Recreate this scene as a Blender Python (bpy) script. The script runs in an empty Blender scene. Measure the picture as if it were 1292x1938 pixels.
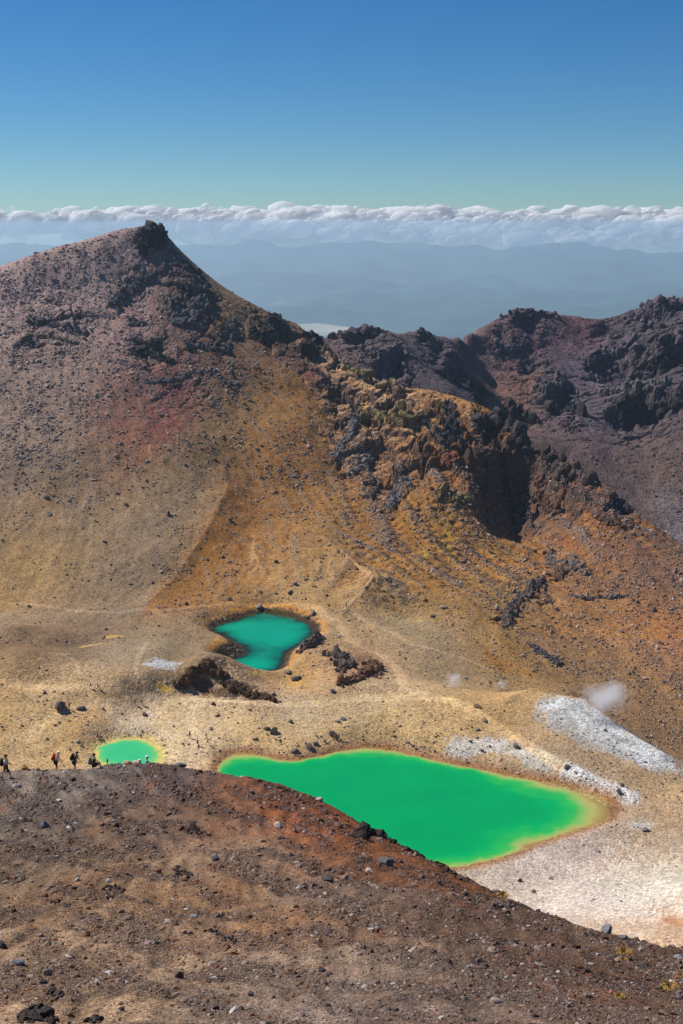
import bpy, bmesh, math, random
import numpy as np
from mathutils import Vector, Matrix

random.seed(7)
rng = np.random.default_rng(11)
SC = bpy.context.scene
COL = SC.collection

# ------------------------------------------------------------------ camera
FPX = 2340.0                    # focal length in photo pixels (1292 x 1938)
CX, CY = 646.0, 969.0
PITCH = math.atan(544.0 / FPX)  # camera looks down by this
HCAM = 130.0                    # eye above the lake level (z = 0)
CT, ST = math.cos(PITCH), math.sin(PITCH)
cam_d = bpy.data.cameras.new('camera')
cam = bpy.data.objects.new('camera', cam_d); COL.objects.link(cam)
cam.location = (0, 0, HCAM)
cam.rotation_euler = (math.pi / 2 - PITCH, 0, 0)
cam_d.sensor_fit = 'VERTICAL'
cam_d.angle = 2 * math.atan(CY / FPX)
cam_d.clip_start = 0.2
cam_d.clip_end = 200000
SC.camera = cam

# ------------------------------------------------------------------ sun + sky
SUN_EL = math.radians(46)
SUN_AZ = math.radians(-60)      # from +Y towards -X: left and a little beyond
sd = Vector((math.sin(SUN_AZ) * math.cos(SUN_EL), math.cos(SUN_AZ) * math.cos(SUN_EL), math.sin(SUN_EL)))
sun_d = bpy.data.lights.new('sun', 'SUN'); sun_d.energy = 5.0; sun_d.angle = math.radians(0.53)
sun_d.color = (1.0, 0.965, 0.915)
sun = bpy.data.objects.new('sun', sun_d); COL.objects.link(sun)
sun.rotation_euler = (-sd).to_track_quat('-Z', 'Y').to_euler()
W = bpy.data.worlds.new('World'); SC.world = W; W.use_nodes = True
wn = W.node_tree
bg = wn.nodes['Background']
sky = wn.nodes.new('ShaderNodeTexSky'); sky.sky_type = 'NISHITA'; sky.sun_disc = False
sky.sun_elevation = SUN_EL; sky.sun_rotation = SUN_AZ
sky.altitude = 1800; sky.air_density = 1.0; sky.dust_density = 0.0; sky.ozone_density = 4.0
hs = wn.nodes.new('ShaderNodeHueSaturation'); hs.inputs['Saturation'].default_value = 1.28
tn = wn.nodes.new('ShaderNodeMix'); tn.data_type = 'RGBA'; tn.blend_type = 'MULTIPLY'; tn.inputs['Factor'].default_value = 1.0
wn.links.new(sky.outputs[0], hs.inputs['Color']); wn.links.new(hs.outputs[0], tn.inputs[6]); tn.inputs[7].default_value = (0.90, 1.20, 1.40, 1)
wn.links.new(tn.outputs[2], bg.inputs[0]); bg.inputs[1].default_value = 0.051
SC.view_settings.view_transform = 'Standard'; SC.view_settings.look = 'None'
SC.view_settings.gamma = 1.0; SC.view_settings.exposure = 0.1
SC.view_settings.use_curve_mapping = False
SC.cycles.max_bounces = 8; SC.cycles.diffuse_bounces = 3; SC.cycles.glossy_bounces = 2
SC.cycles.transmission_bounces = 6; SC.cycles.volume_bounces = 3; SC.cycles.transparent_max_bounces = 24
SC.cycles.use_denoising = True

# ------------------------------------------------------------------ numpy helpers
def unproj(px, py, Y):
    a = (px - CX) / FPX; b = -(py - CY) / FPX
    s = Y / (CT + b * ST)
    return np.array([a * s, Y, HCAM + s * (-ST + b * CT)])

def project(x, y, z):
    z = z - HCAM
    d = y * CT - z * ST; u = y * ST + z * CT
    return CX + FPX * x / d, CY - FPX * u / d

def ray(px, py):
    a = (px - CX) / FPX; b = -(py - CY) / FPX
    k = 1.0 / (CT + b * ST)
    return a * k, (-ST + b * CT) * k        # dx/dY, dz/dY

def plane_hit(px, py, z=0.0):
    dx, dz = ray(px, py)
    Y = (z - HCAM) / dz
    return np.array([dx * Y, Y])

_P = np.random.default_rng(5).permutation(4096).astype(np.int64)
_GA = np.random.default_rng(6).uniform(0, 2 * np.pi, 4096)
_GX, _GY = np.cos(_GA), np.sin(_GA)
def noise2(x, y, seed=0):
    xi = np.floor(x); yi = np.floor(y); fx = x - xi; fy = y - yi
    xi = xi.astype(np.int64) + seed * 57; yi = yi.astype(np.int64) + seed * 131
    u = fx * fx * fx * (fx * (fx * 6 - 15) + 10); v = fy * fy * fy * (fy * (fy * 6 - 15) + 10)
    def g(i, j, dx, dy):
        h = _P[(_P[i & 4095] + j) & 4095]
        return _GX[h] * dx + _GY[h] * dy
    a = g(xi, yi, fx, fy); b = g(xi + 1, yi, fx - 1, fy)
    c = g(xi, yi + 1, fx, fy - 1); d = g(xi + 1, yi + 1, fx - 1, fy - 1)
    return 1.5 * ((a + (b - a) * u) * (1 - v) + (c + (d - c) * u) * v)
def fbm(x, y, octv=5, seed=0, gain=0.5):
    t = 0; amp = 1; s = 0
    for o in range(octv):
        t = t + amp * noise2(x, y, seed + o * 7); s += amp
        x = x * 2.03 + 11.7; y = y * 2.03 + 5.3; amp *= gain
    return t / s * 1.4
def ridged(x, y, octv=5, seed=0):
    t = 0; amp = 1; s = 0
    for o in range(octv):
        t = t + amp * (1 - np.abs(noise2(x, y, seed + o * 7)) * 1.7); s += amp
        x = x * 2.07 + 3.1; y = y * 2.07 + 9.3; amp *= 0.5
    return t / s
_G3 = np.random.default_rng(8).normal(size=(4096, 3)); _G3 /= np.linalg.norm(_G3, axis=1)[:, None]
def noise3(p, seed=0):
    i0 = np.floor(p); f = p - i0; i0 = i0.astype(np.int64) + seed * 37
    w = f * f * (3 - 2 * f)
    r = 0
    for dx in (0, 1):
        for dy in (0, 1):
            for dz in (0, 1):
                h = _P[(_P[(_P[(i0[:, 0] + dx) & 4095] + i0[:, 1] + dy) & 4095] + i0[:, 2] + dz) & 4095]
                d = f - np.array([dx, dy, dz])
                k = (_G3[h] * d).sum(1)
                ww = (w[:, 0] if dx else 1 - w[:, 0]) * (w[:, 1] if dy else 1 - w[:, 1]) * (w[:, 2] if dz else 1 - w[:, 2])
                r = r + k * ww
    return r * 1.6
def sstep(a, b, x):
    t = np.clip((x - a) / (b - a), 0, 1); return t * t * (3 - 2 * t)
def lin(c):
    c = np.asarray(c, float) / 255.0
    return np.where(c <= 0.04045, c / 12.92, ((c + 0.055) / 1.055) ** 2.4)

def resample(line, step=14.0):
    out = [line[0]]
    for p, q in zip(line[:-1], line[1:]):
        p = np.array(p, float); q = np.array(q, float)
        n = max(1, int(np.hypot(*(q[:2] - p[:2])) / step))
        for k in range(1, n + 1): out.append(tuple(p + (q - p) * k / n))
    return out

class RBF:
    def __init__(s, P, Z, c=3.0, lam=0.0):
        keep = []
        for i, p in enumerate(P):
            if all(np.hypot(*(p - P[j])) > c * 0.7 for j in keep): keep.append(i)
        s.P = P[keep]; s.c = c; Z = Z[keep]
        n = len(s.P); D = np.sqrt(((s.P[:, None] - s.P[None]) ** 2).sum(-1) + c * c)
        A = np.zeros((n + 3, n + 3)); A[:n, :n] = D - lam * np.eye(n)
        A[:n, n] = 1; A[:n, n + 1:] = s.P / 100; A[n:, :n] = A[:n, n:].T
        s.w = np.linalg.solve(A, np.concatenate([Z, [0, 0, 0]]))
    def __call__(s, x, y):
        q = np.stack([x.ravel(), y.ravel()], 1); out = np.empty(len(q)); n = len(s.P)
        for i in range(0, len(q), 40000):
            b = q[i:i + 40000]
            D = np.sqrt((b[:, None, 0] - s.P[None, :, 0]) ** 2 + (b[:, None, 1] - s.P[None, :, 1]) ** 2 + s.c ** 2)
            out[i:i + 40000] = D @ s.w[:n] + s.w[n] + b @ s.w[n + 1:] / 100
        return out.reshape(x.shape)

class Sheet:
    """ground sheet: rows of constant distance Y, columns of constant x / Y"""
    def __init__(s, a0, a1, na, Yr):
        s.a = np.linspace(a0, a1, na); s.Yr = np.asarray(Yr, float)
        s.A, s.Y = np.meshgrid(s.a, s.Yr); s.X = s.A * s.Y; s.Z = np.zeros_like(s.X)
    def rbf(s, f, k=4):
        ia = np.unique(np.r_[np.arange(0, len(s.a), k), len(s.a) - 1]); iy = np.unique(np.r_[np.arange(0, len(s.Yr), k), len(s.Yr) - 1])
        Zc = f(s.X[np.ix_(iy, ia)], s.Y[np.ix_(iy, ia)])
        t = np.empty((len(iy), len(s.a)))
        for r in range(len(iy)): t[r] = np.interp(s.a, s.a[ia], Zc[r])
        for c in range(len(s.a)): s.Z[:, c] = np.interp(s.Yr, s.Yr[iy], t[:, c])
    def sample(s, x, y, F=None):
        F = s.Z if F is None else F
        x = np.asarray(x, float); y = np.asarray(y, float)
        fa = np.clip((x / y - s.a[0]) / (s.a[1] - s.a[0]), 0, len(s.a) - 1.001)
        fy = np.clip(np.interp(y, s.Yr, np.arange(len(s.Yr))), 0, len(s.Yr) - 1.001)
        i = fy.astype(int); j = fa.astype(int); u = fy - i; v = fa - j
        return (F[i, j] * (1 - v) + F[i, j + 1] * v) * (1 - u) + (F[i + 1, j] * (1 - v) + F[i + 1, j + 1] * v) * u
    def hit(s, px, py):
        dx, dz = ray(px, py)
        Yq = np.linspace(s.Yr[0], s.Yr[-1], 2500)
        zt = s.sample(dx * Yq, Yq); zr = HCAM + dz * Yq
        k = np.nonzero(zr < zt)[0]
        k = k[k > 0]
        i = k[0] if len(k) else int(np.argmin(zr - zt))
        Y = Yq[i]
        return np.array([dx * Y, Y, float(s.sample(dx * Y, Y))])
    def normal(s, x, y, e=1.0):
        gx = (s.sample(x + e, y) - s.sample(x - e, y)) / (2 * e)
        gy = (s.sample(x, y + e) - s.sample(x, y - e)) / (2 * e)
        n = np.array([-gx, -gy, 1.0]); return n / np.linalg.norm(n)
    def arrays(s):
        nr, nc = s.X.shape
        co = np.stack([s.X, s.Y, s.Z], -1).reshape(-1, 3)
        i = np.arange(nr - 1)[:, None] * nc + np.arange(nc - 1)[None]
        q = np.stack([i, i + 1, i + nc + 1, i + nc], -1).reshape(-1, 4)
        return co, q

def np_mesh(name, co, faces, smooth=True, cols=None):
    me = bpy.data.meshes.new(name)
    co = np.asarray(co, np.float32); faces = np.asarray(faces, np.int32)
    k = faces.shape[1]
    me.vertices.add(len(co)); me.vertices.foreach_set('co', co.ravel())
    me.loops.add(faces.size); me.loops.foreach_set('vertex_index', faces.ravel())
    me.polygons.add(len(faces)); me.polygons.foreach_set('loop_start', np.arange(0, faces.size, k, dtype=np.int32))
    me.update(calc_edges=True); me.validate()
    me.polygons.foreach_set('use_smooth', smooth if isinstance(smooth, np.ndarray) else np.full(len(me.polygons), smooth))
    if cols is not None:
        at = me.attributes.new('col', 'FLOAT_COLOR', 'POINT')
        c4 = np.ones((len(co), 4), np.float32); c4[:, :3] = cols
        at.data.foreach_set('color', c4.ravel())
    return me

def link(name, me, mat=None, parent=None):
    o = bpy.data.objects.new(name, me); COL.objects.link(o)
    if mat is not None and me is not None and not me.materials: me.materials.append(mat)
    if parent is not None: o.parent = parent
    return o
def tag(o, label=None, cat=None, group=None, kind=None):
    if label: o['label'] = label
    if cat: o['category'] = cat
    if group: o['group'] = group
    if kind: o['kind'] = kind
    return o

# ------------------------------------------------------------------ materials
def new_mat(name):
    m = bpy.data.materials.new(name); m.use_nodes = True
    nt = m.node_tree; b = nt.nodes['Principled BSDF']
    return m, nt, b
def ground_mat(name, scales, bump, vor=None, var=0.5):
    """vertex colour x fine grain, with relief in world units"""
    m, nt, b = new_mat(name); N = nt.nodes.new; L = nt.links.new
    at = N('ShaderNodeAttribute'); at.attribute_name = 'col'
    ge = N('ShaderNodeNewGeometry')
    prev = at.outputs['Color']; hsum = None
    for k, (sc, st) in enumerate(scales):
        nz = N('ShaderNodeTexNoise'); nz.inputs['Scale'].default_value = sc; nz.inputs['Detail'].default_value = 5; nz.inputs['Roughness'].default_value = 0.65
        L(ge.outputs['Position'], nz.inputs['Vector'])
        mr = N('ShaderNodeMapRange'); mr.inputs[1].default_value = 0.25; mr.inputs[2].default_value = 0.75
        mr.inputs[3].default_value = 1 - st; mr.inputs[4].default_value = 1 + st
        L(nz.outputs[0], mr.inputs[0])
        mx = N('ShaderNodeVectorMath'); mx.operation = 'SCALE'
        L(prev, mx.inputs[0]); L(mr.outputs[0], mx.inputs['Scale']); prev = mx.outputs[0]
        if k == 0: first = nz
        last = nz
    if vor:
        vsc, thr, dark, light = vor
        v = N('ShaderNodeTexVoronoi'); v.inputs['Scale'].default_value = vsc
        L(ge.outputs['Position'], v.inputs['Vector'])
        sep = N('ShaderNodeSeparateColor'); L(v.outputs['Color'], sep.inputs[0])
        mr = N('ShaderNodeMapRange'); mr.inputs[1].default_value = 0; mr.inputs[2].default_value = 1
        mr.inputs[3].default_value = dark; mr.inputs[4].default_value = light
        L(sep.outputs[0], mr.inputs[0])
        mx = N('ShaderNodeVectorMath'); mx.operation = 'SCALE'
        L(prev, mx.inputs[0]); L(mr.outputs[0], mx.inputs['Scale']); prev = mx.outputs[0]
        hm = N('ShaderNodeMath'); hm.operation = 'MULTIPLY_ADD'
        L(v.outputs['Distance'], hm.inputs[0]); hm.inputs[1].default_value = -0.7; L(last.outputs[0], hm.inputs[2])
        hsum = hm.outputs[0]
    else:
        hsum = last.outputs[0]
    L(prev, b.inputs['Base Color'])
    b.inputs['Roughness'].default_value = 0.95; b.inputs['Specular IOR Level'].default_value = 0.15
    bp = N('ShaderNodeBump'); bp.inputs['Strength'].default_value = bump[0]; bp.inputs['Distance'].default_value = bump[1]
    L(hsum, bp.inputs['Height']); L(bp.outputs[0], b.inputs['Normal'])
    return m
M_FORE = ground_mat('scree', [(1.2, 0.2), (9, 0.3)], (0.8, 0.06), vor=(15, 0, 0.55, 1.5))
M_BASIN = ground_mat('volcanic_earth', [(0.25, 0.15), (1.6, 0.28)], (0.7, 0.2), vor=(2.0, 0, 0.68, 1.32))
M_WALL = ground_mat('dark_scree', [(0.15, 0.2), (1.0, 0.3)], (0.8, 0.5), vor=(0.7, 0, 0.8, 1.2))

def rock_mat(name, scale=1.0, bump=0.5, dist=0.1):
    m, nt, b = new_mat(name); N = nt.nodes.new; L = nt.links.new
    at = N('ShaderNodeAttribute'); at.attribute_name = 'col'
    tc = N('ShaderNodeTexCoord')
    nz = N('ShaderNodeTexNoise'); nz.inputs['Scale'].default_value = scale; nz.inputs['Detail'].default_value = 6; nz.inputs['Roughness'].default_value = 0.7
    L(tc.outputs['Object'], nz.inputs['Vector'])
    mr = N('ShaderNodeMapRange'); mr.inputs[1].default_value = 0.25; mr.inputs[2].default_value = 0.75; mr.inputs[3].default_value = 0.55; mr.inputs[4].default_value = 1.45
    L(nz.outputs[0], mr.inputs[0])
    mx = N('ShaderNodeVectorMath'); mx.operation = 'SCALE'; L(at.outputs['Color'], mx.inputs[0]); L(mr.outputs[0], mx.inputs['Scale'])
    L(mx.outputs[0], b.inputs['Base Color'])
    b.inputs['Roughness'].default_value = 0.9; b.inputs['Specular IOR Level'].default_value = 0.25
    bp = N('ShaderNodeBump'); bp.inputs['Strength'].default_value = bump; bp.inputs['Distance'].default_value = dist
    L(nz.outputs[0], bp.inputs['Height']); L(bp.outputs[0], b.inputs['Normal'])
    return m
M_CRAG = rock_mat('crag_rock', 0.8, 0.9, 0.8)
M_BOULD = rock_mat('boulder_rock', 2.5, 0.6, 0.12)
M_STONE = rock_mat('stone_rock', 6.0, 0.5, 0.04)
#@@MATS

# ------------------------------------------------------------------ lakes (outlines on the z = 0 plane)
L1px = [(412, 1447), (425, 1432), (450, 1424), (485, 1427), (520, 1436), (548, 1440), (575, 1437), (610, 1429), (650, 1419), (690, 1415), (740, 1419),
        (800, 1433), (860, 1446), (920, 1458), (980, 1470), (1040, 1482), (1090, 1494), (1130, 1508), (1155, 1522), (1164, 1536), (1152, 1552),
        (1120, 1566), (1080, 1577), (1035, 1590), (1000, 1603), (960, 1620), (920, 1632), (870, 1643), (790, 1648), (700, 1630), (600, 1590), (500, 1540), (430, 1490), (405, 1465)]
L2px = [(176, 1424), (185, 1411), (205, 1402), (240, 1397), (272, 1400), (295, 1409), (307, 1425), (309, 1440), (296, 1452), (262, 1458), (225, 1456), (190, 1447), (178, 1436)]
L3px = [(403, 1184), (421, 1180), (449, 1170), (467, 1163), (490, 1158), (513, 1158), (549, 1164), (577, 1175), (597, 1190), (594, 1204), (578, 1214), (563, 1224),
        (548, 1233), (539, 1243), (537, 1256), (531, 1267), (513, 1276), (492, 1280), (474, 1279), (456, 1273), (442, 1267), (430, 1258), (430, 1250), (453, 1243), (462, 1232), (456, 1222), (436, 1211), (414, 1202), (402, 1194)]
def lake_poly(pts):
    P = np.array([plane_hit(*p) for p in pts])
    for _ in range(3):                      # Chaikin smoothing
        Q = np.roll(P, -1, 0)
        P = np.stack([P * .75 + Q * .25, P * .25 + Q * .75], 1).reshape(-1, 2)
    return P
def sdist(x, y, P, pad=16):
    """signed distance to a closed outline, negative inside"""
    sh = x.shape; x = x.ravel(); y = y.ravel(); d = np.full(len(x), float(pad))
    m = np.nonzero((x > P[:, 0].min() - pad) & (x < P[:, 0].max() + pad) & (y > P[:, 1].min() - pad) & (y < P[:, 1].max() + pad))[0]
    A = P; B = np.roll(P, -1, 0)
    for i in range(0, len(m), 20000):
        k = m[i:i + 20000]; q = np.stack([x[k], y[k]], 1)
        ab = B - A; t = np.clip(((q[:, None] - A) * ab).sum(-1) / (ab ** 2).sum(-1), 0, 1)
        dd = np.sqrt(((q[:, None] - A - ab * t[..., None]) ** 2).sum(-1)).min(1)
        c = (A[None, :, 1] > q[:, None, 1]) != (B[None, :, 1] > q[:, None, 1])
        xi = A[:, 0] + (q[:, None, 1] - A[:, 1]) / np.where(ab[:, 1] == 0, 1e-9, ab[:, 1]) * ab[:, 0]
        ins = ((c & (q[:, None, 0] < xi)).sum(1) % 2) == 1
        d[k] = np.where(ins, -dd, np.minimum(dd, pad))
    return d.reshape(sh)
LP = [lake_poly(p) for p in (L1px, L2px, L3px)]

# ------------------------------------------------------------------ ground sheets: control lines (photo px, px, distance m)
def ctrl(lines, step=14.0):
    P, Z = [], []
    for ln in lines:
        for p in resample(ln, step):
            w = unproj(*p); P.append(w[:2]); Z.append(w[2])
    return P, Z
B_LINES = [
    # skyline of the left mountain down to the notch
    [(-250, 585, 645), (-100, 540, 650), (0, 507, 655), (60, 486, 660), (130, 468, 668), (200, 449, 675), (250, 433, 680), (275, 427, 682), (292, 428, 682),
     (305, 447, 680), (318, 464, 678), (345, 490, 676), (385, 526, 674), (430, 556, 672), (470, 572, 672), (500, 584, 672), (530, 601, 670), (560, 614, 668), (595, 632, 664), (612, 642, 660)],
    # mountain face rows
    [(-250, 1150, 402), (-100, 1150, 402), (60, 1150, 402), (200, 1150, 402)], [(-250, 1050, 432), (0, 1050, 434), (150, 1050, 434), (290, 1050, 436)],
    [(-250, 950, 466), (0, 950, 470), (150, 950, 472), (290, 950, 474), (400, 950, 484)], [(-250, 850, 503), (0, 850, 508), (150, 850, 510), (300, 850, 514), (380, 850, 522)],
    [(-250, 750, 545), (0, 750, 550), (150, 750, 553), (300, 750, 560), (420, 750, 568)], [(-250, 660, 590), (0, 650, 594), (150, 650, 598), (280, 650, 604)],
    [(0, 570, 630), (150, 560, 638), (260, 550, 646)], [(300, 480, 672), (330, 540, 650), (365, 590, 634), (400, 640, 618), (430, 690, 596)],
    [(480, 620, 646), (520, 660, 630)], [(600, 690, 640), (560, 690, 622), (500, 690, 606)],
    # spur falling to the saddle, bowl above the upper lake
    [(540, 715, 598), (520, 740, 588), (505, 800, 556), (460, 850, 532), (425, 880, 520), (432, 930, 498), (395, 1010, 458), (330, 1100, 424), (290, 1140, 406)],
    [(560, 800, 562), (540, 880, 528), (500, 930, 508), (460, 1000, 472), (480, 1060, 442), (500, 1100, 422), (500, 1140, 410)],
    [(500, 985, 484), (560, 1000, 476), (620, 1030, 461), (690, 1085, 432), (712, 1098, 425), (690, 1125, 412), (660, 1150, 402), (640, 1175, 393)],
    # ridge crest with the crags, falling to the right
    [(612, 642, 660), (625, 668, 646), (640, 690, 636), (700, 715, 616), (740, 730, 604), (790, 742, 596), (850, 748, 590), (910, 762, 582), (960, 788, 575),
     (990, 830, 562), (1010, 850, 552), (1060, 862, 540), (1090, 880, 526), (1130, 925, 500), (1180, 962, 486), (1230, 1000, 476), (1292, 1036, 466), (1420, 1110, 445), (1560, 1190, 425)],
    [(630, 745, 596), (650, 765, 588), (640, 850, 551), (700, 900, 533), (800, 950, 502), (850, 1050, 464)],
    [(960, 795, 570), (930, 850, 546), (893, 900, 522), (885, 955, 502)], [(830, 850, 545), (800, 880, 532)],
    [(1012, 905, 556), (985, 950, 538), (965, 985, 522), (960, 1022, 506)], [(1000, 1035, 494), (1040, 1044, 486), (1062, 1048, 481), (1100, 1000, 480)], [(1040, 930, 524), (1070, 990, 500)],
    [(1000, 1100, 446), (1150, 1130, 430), (1292, 1140, 424), (1450, 1200, 410)], [(900, 1150, 412), (1150, 1250, 386), (1292, 1260, 382), (1450, 1300, 375)],
    [(760, 1100, 432), (850, 1120, 424)], [(700, 1000, 482), (760, 1050, 460)],
    # gully at the foot of the slope
    [(760, 1160, 408), (800, 1210, 376), (900, 1240, 371), (1050, 1310, 351), (1150, 1362, 340), (1292, 1442, 328), (1450, 1530, 318)],
    [(760, 1250, 352), (850, 1292, 344), (950, 1312, 338)],
    # flats on the left
    [(-250, 1400, 290), (0, 1400, 290), (90, 1400, 293)], [(-250, 1300, 320), (0, 1300, 320), (150, 1300, 318), (280, 1290, 320)],
    [(-250, 1200, 366), (0, 1200, 366), (60, 1195, 368)], [(30, 1250, 338), (130, 1252, 337)], [(110, 1215, 360), (200, 1205, 366)], [(200, 1245, 342), (300, 1228, 348), (330, 1255, 338)], [(-250, 1500, 262), (0, 1500, 262)],
    [(130, 1360, 305), (150, 1380, 299), (160, 1410, 292)],
    # bench between the lakes
    [(180, 1335, 312), (260, 1325, 316), (350, 1318, 318), (430, 1322, 317), (520, 1326, 315), (600, 1322, 316), (700, 1318, 317), (800, 1318, 315), (860, 1326, 311),
     (905, 1348, 305), (950, 1380, 298), (1000, 1412, 288), (1050, 1440, 280), (1110, 1475, 270), (1175, 1510, 260)],
    [(330, 1400, 294), (350, 1440, 284), (370, 1420, 289)], [(380, 1370, 303), (330, 1360, 306)],
    [(440, 1302, 323), (520, 1305, 322), (560, 1300, 325)], [(545, 1290, 335), (550, 1300, 327)], [(620, 1300, 322), (740, 1296, 322)],
    # rock banks of the upper lake
    [(330, 1300, 322), (370, 1262, 331), (398, 1243, 335), (430, 1262, 332), (480, 1295, 326)], [(330, 1318, 318), (400, 1318, 323), (480, 1328, 318), (530, 1332, 316)], [(350, 1190, 374), (370, 1225, 356)],
    [(600, 1205, 371), (612, 1225, 357), (640, 1238, 349), (700, 1262, 342), (725, 1282, 334)], [(660, 1205, 372), (720, 1235, 358)],
    # fumarole knoll and the right shore
    [(960, 1330, 311), (1000, 1314, 315), (1080, 1318, 312), (1110, 1340, 308), (1180, 1390, 297), (1260, 1440, 284)],
    [(1250, 1490, 269), (1330, 1500, 266)], [(1215, 1560, 250), (1292, 1550, 252), (1450, 1560, 250)], [(1230, 1622, 234), (1000, 1662, 228), (930, 1690, 222)],
    [(1100, 1702, 213), (1292, 1640, 224), (1450, 1630, 225)], [(1000, 1740, 205), (1150, 1760, 186), (1240, 1782, 173), (1292, 1700, 200), (1450, 1640, 205), (1450, 1760, 160)],
]
bP, bZ = ctrl(B_LINES)
for ln in [l for l in B_LINES if l[0][:2] in ((-250, 585), (612, 642))]:                               # far sides fall away
    for p in resample(ln, 40):
        w = unproj(*p)
        bP.append(w[:2] * 1.10); bZ.append(w[2] - 28)
        bP.append(w[:2] * 1.22); bZ.append(w[2] - 80)
for x, y, z in [(-120, 215, 6), (-60, 225, 3), (0, 205, 2), (40, 195, 3), (-120, 180, 20), (-60, 180, 18), (0, 165, 18), (50, 160, 20), (-100, 140, 45), (0, 130, 48), (60, 130, 45)]:
    bP.append(np.array([x, y], float)); bZ.append(z)
fB = RBF(np.array(bP), np.array(bZ), c=3.5, lam=0.3)
SB = Sheet(-0.40, 0.44, 770, np.r_[np.linspace(100, 270, 110, endpoint=False), np.linspace(270, 420, 270, endpoint=False), np.linspace(420, 690, 330, endpoint=False), np.linspace(690, 810, 25)])
SB.rbf(fB, 3)
SB.base = SB.Z.copy()

A_LINES = [
    [(-900, 1560, 104), (-600, 1520, 100), (-350, 1490, 96), (-150, 1475, 94), (0, 1464, 92), (100, 1457, 90), (200, 1453, 90), (330, 1451, 88), (420, 1461, 85), (520, 1487, 80), (640, 1532, 76), (735, 1584, 71),
     (800, 1618, 67), (880, 1668, 62), (980, 1722, 56), (1100, 1762, 49), (1200, 1788, 43), (1292, 1803, 37), (1450, 1835, 31), (1650, 1870, 26), (1900, 1910, 22), (2200, 1955, 19)],
    [(-350, 1938, 20), (0, 1938, 20), (400, 1938, 19.5), (646, 1938, 19), (980, 1938, 18), (1292, 1938, 17.5), (1650, 1950, 16)],
    [(-350, 1800, 33), (0, 1800, 33), (400, 1800, 31), (646, 1800, 29), (980, 1830, 27), (1292, 1870, 24.5)],
    [(-350, 1700, 46), (0, 1700, 46), (300, 1700, 44), (646, 1700, 42), (900, 1750, 39)],
    [(-350, 1600, 63), (0, 1600, 63), (300, 1600, 62), (560, 1600, 60)], [(-350, 1530, 78), (0, 1520, 78), (300, 1500, 77), (420, 1510, 75)],
]
aP, aZ = ctrl(A_LINES, 40)
for p in resample(A_LINES[0], 60):
    w = unproj(*p)
    d = w[:2] / np.linalg.norm(w[:2])
    for q, dz in ((3.0, -2.0), (12, -9.5), (40, -33), (75, -62)):
        aP.append(w[:2] + d * q); aZ.append(w[2] + dz)
for x in (-12, -4, 0, 4, 12):
    aP.append(np.array([x, 0.0])); aZ.append(HCAM - 1.7 - 0.02 * x); aP.append(np.array([x * 1.2, 8.0])); aZ.append(HCAM - 6.0 - 0.03 * x)
fA = RBF(np.array(aP), np.array(aZ), c=2.0, lam=0.15)
SA = Sheet(-0.60, 0.62, 680, np.r_[np.geomspace(2.5, 16, 40, endpoint=False), np.geomspace(16, 100, 400, endpoint=False), np.linspace(100, 175, 30)])
SA.rbf(fA, 3); SA.base = SA.Z.copy()

C_LINES = [
    [(600, 640, 725), (640, 650, 725), (665, 628, 735), (690, 618, 740), (720, 620, 745), (745, 632, 750), (790, 634, 760), (830, 640, 770), (870, 640, 820), (905, 622, 860), (940, 606, 885), (965, 592, 900), (1000, 588, 905),
     (1040, 590, 910), (1062, 598, 915), (1105, 606, 935), (1150, 603, 935), (1200, 590, 925), (1240, 572, 905), (1270, 563, 895), (1292, 566, 890), (1400, 580, 880), (1600, 600, 870)],
    [(640, 690, 700), (700, 680, 705), (780, 690, 715), (850, 740, 700)], [(900, 720, 800), (900, 660, 835)], [(1000, 650, 858), (1000, 760, 780), (960, 800, 740)],
    [(1110, 640, 890), (1105, 700, 830), (1100, 800, 745), (1120, 860, 705)], [(1200, 640, 870), (1200, 690, 830), (1200, 760, 765), (1200, 900, 690), (1250, 980, 650)],
    [(1292, 640, 830), (1292, 700, 795), (1292, 800, 722), (1292, 960, 660), (1350, 1050, 620)], [(1450, 700, 790), (1450, 850, 700), (1450, 1000, 640)],
    [(1040, 650, 868), (1050, 720, 805), (1050, 790, 752)],
]
cP, cZ = ctrl(C_LINES)
for p in resample(C_LINES[0], 40):
    w = unproj(*p); cP.append(w[:2] * 1.10); cZ.append(w[2] - 40); cP.append(w[:2] * 1.35); cZ.append(w[2] - 170)
for x, y, z in [(0, 630, -10), (60, 620, -15), (120, 610, -25), (180, 580, -40), (240, 560, -50)]:
    cP.append(np.array([x, y], float)); cZ.append(z)
fC = RBF(np.array(cP), np.array(cZ), c=4, lam=0.3)
SCW = Sheet(-0.06, 0.42, 420, np.r_[np.linspace(600, 950, 330, endpoint=False), np.linspace(950, 1300, 30)])
SCW.rbf(fC, 3); SCW.base = SCW.Z.copy()


def cells3(p, seed):
    """value and edge distance of the joint-bounded block each point belongs to"""
    i0 = np.floor(p).astype(np.int64); d1 = np.full(len(p), 9.0); d2 = np.full(len(p), 9.0); val = np.zeros(len(p))
    for dx in (-1, 0, 1):
        for dy in (-1, 0, 1):
            for dz in (-1, 0, 1):
                c = i0 + np.array([dx, dy, dz]); h = _P[(_P[(_P[(c[:, 0] + seed * 13) & 4095] + c[:, 1]) & 4095] + c[:, 2]) & 4095]
                q = c + 0.5 + 0.85 * (np.stack([_P[(h + 7) & 4095], _P[(h + 101) & 4095], _P[(h + 977) & 4095]], 1) / 4096.0 - 0.5)
                d = np.linalg.norm(p - q, axis=1); m = d < d1
                d2 = np.where(m, d1, np.minimum(d2, d)); val = np.where(m, _P[(h + 333) & 4095] / 4096.0, val); d1 = np.minimum(d1, d)
    return val, d2 - d1

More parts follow.
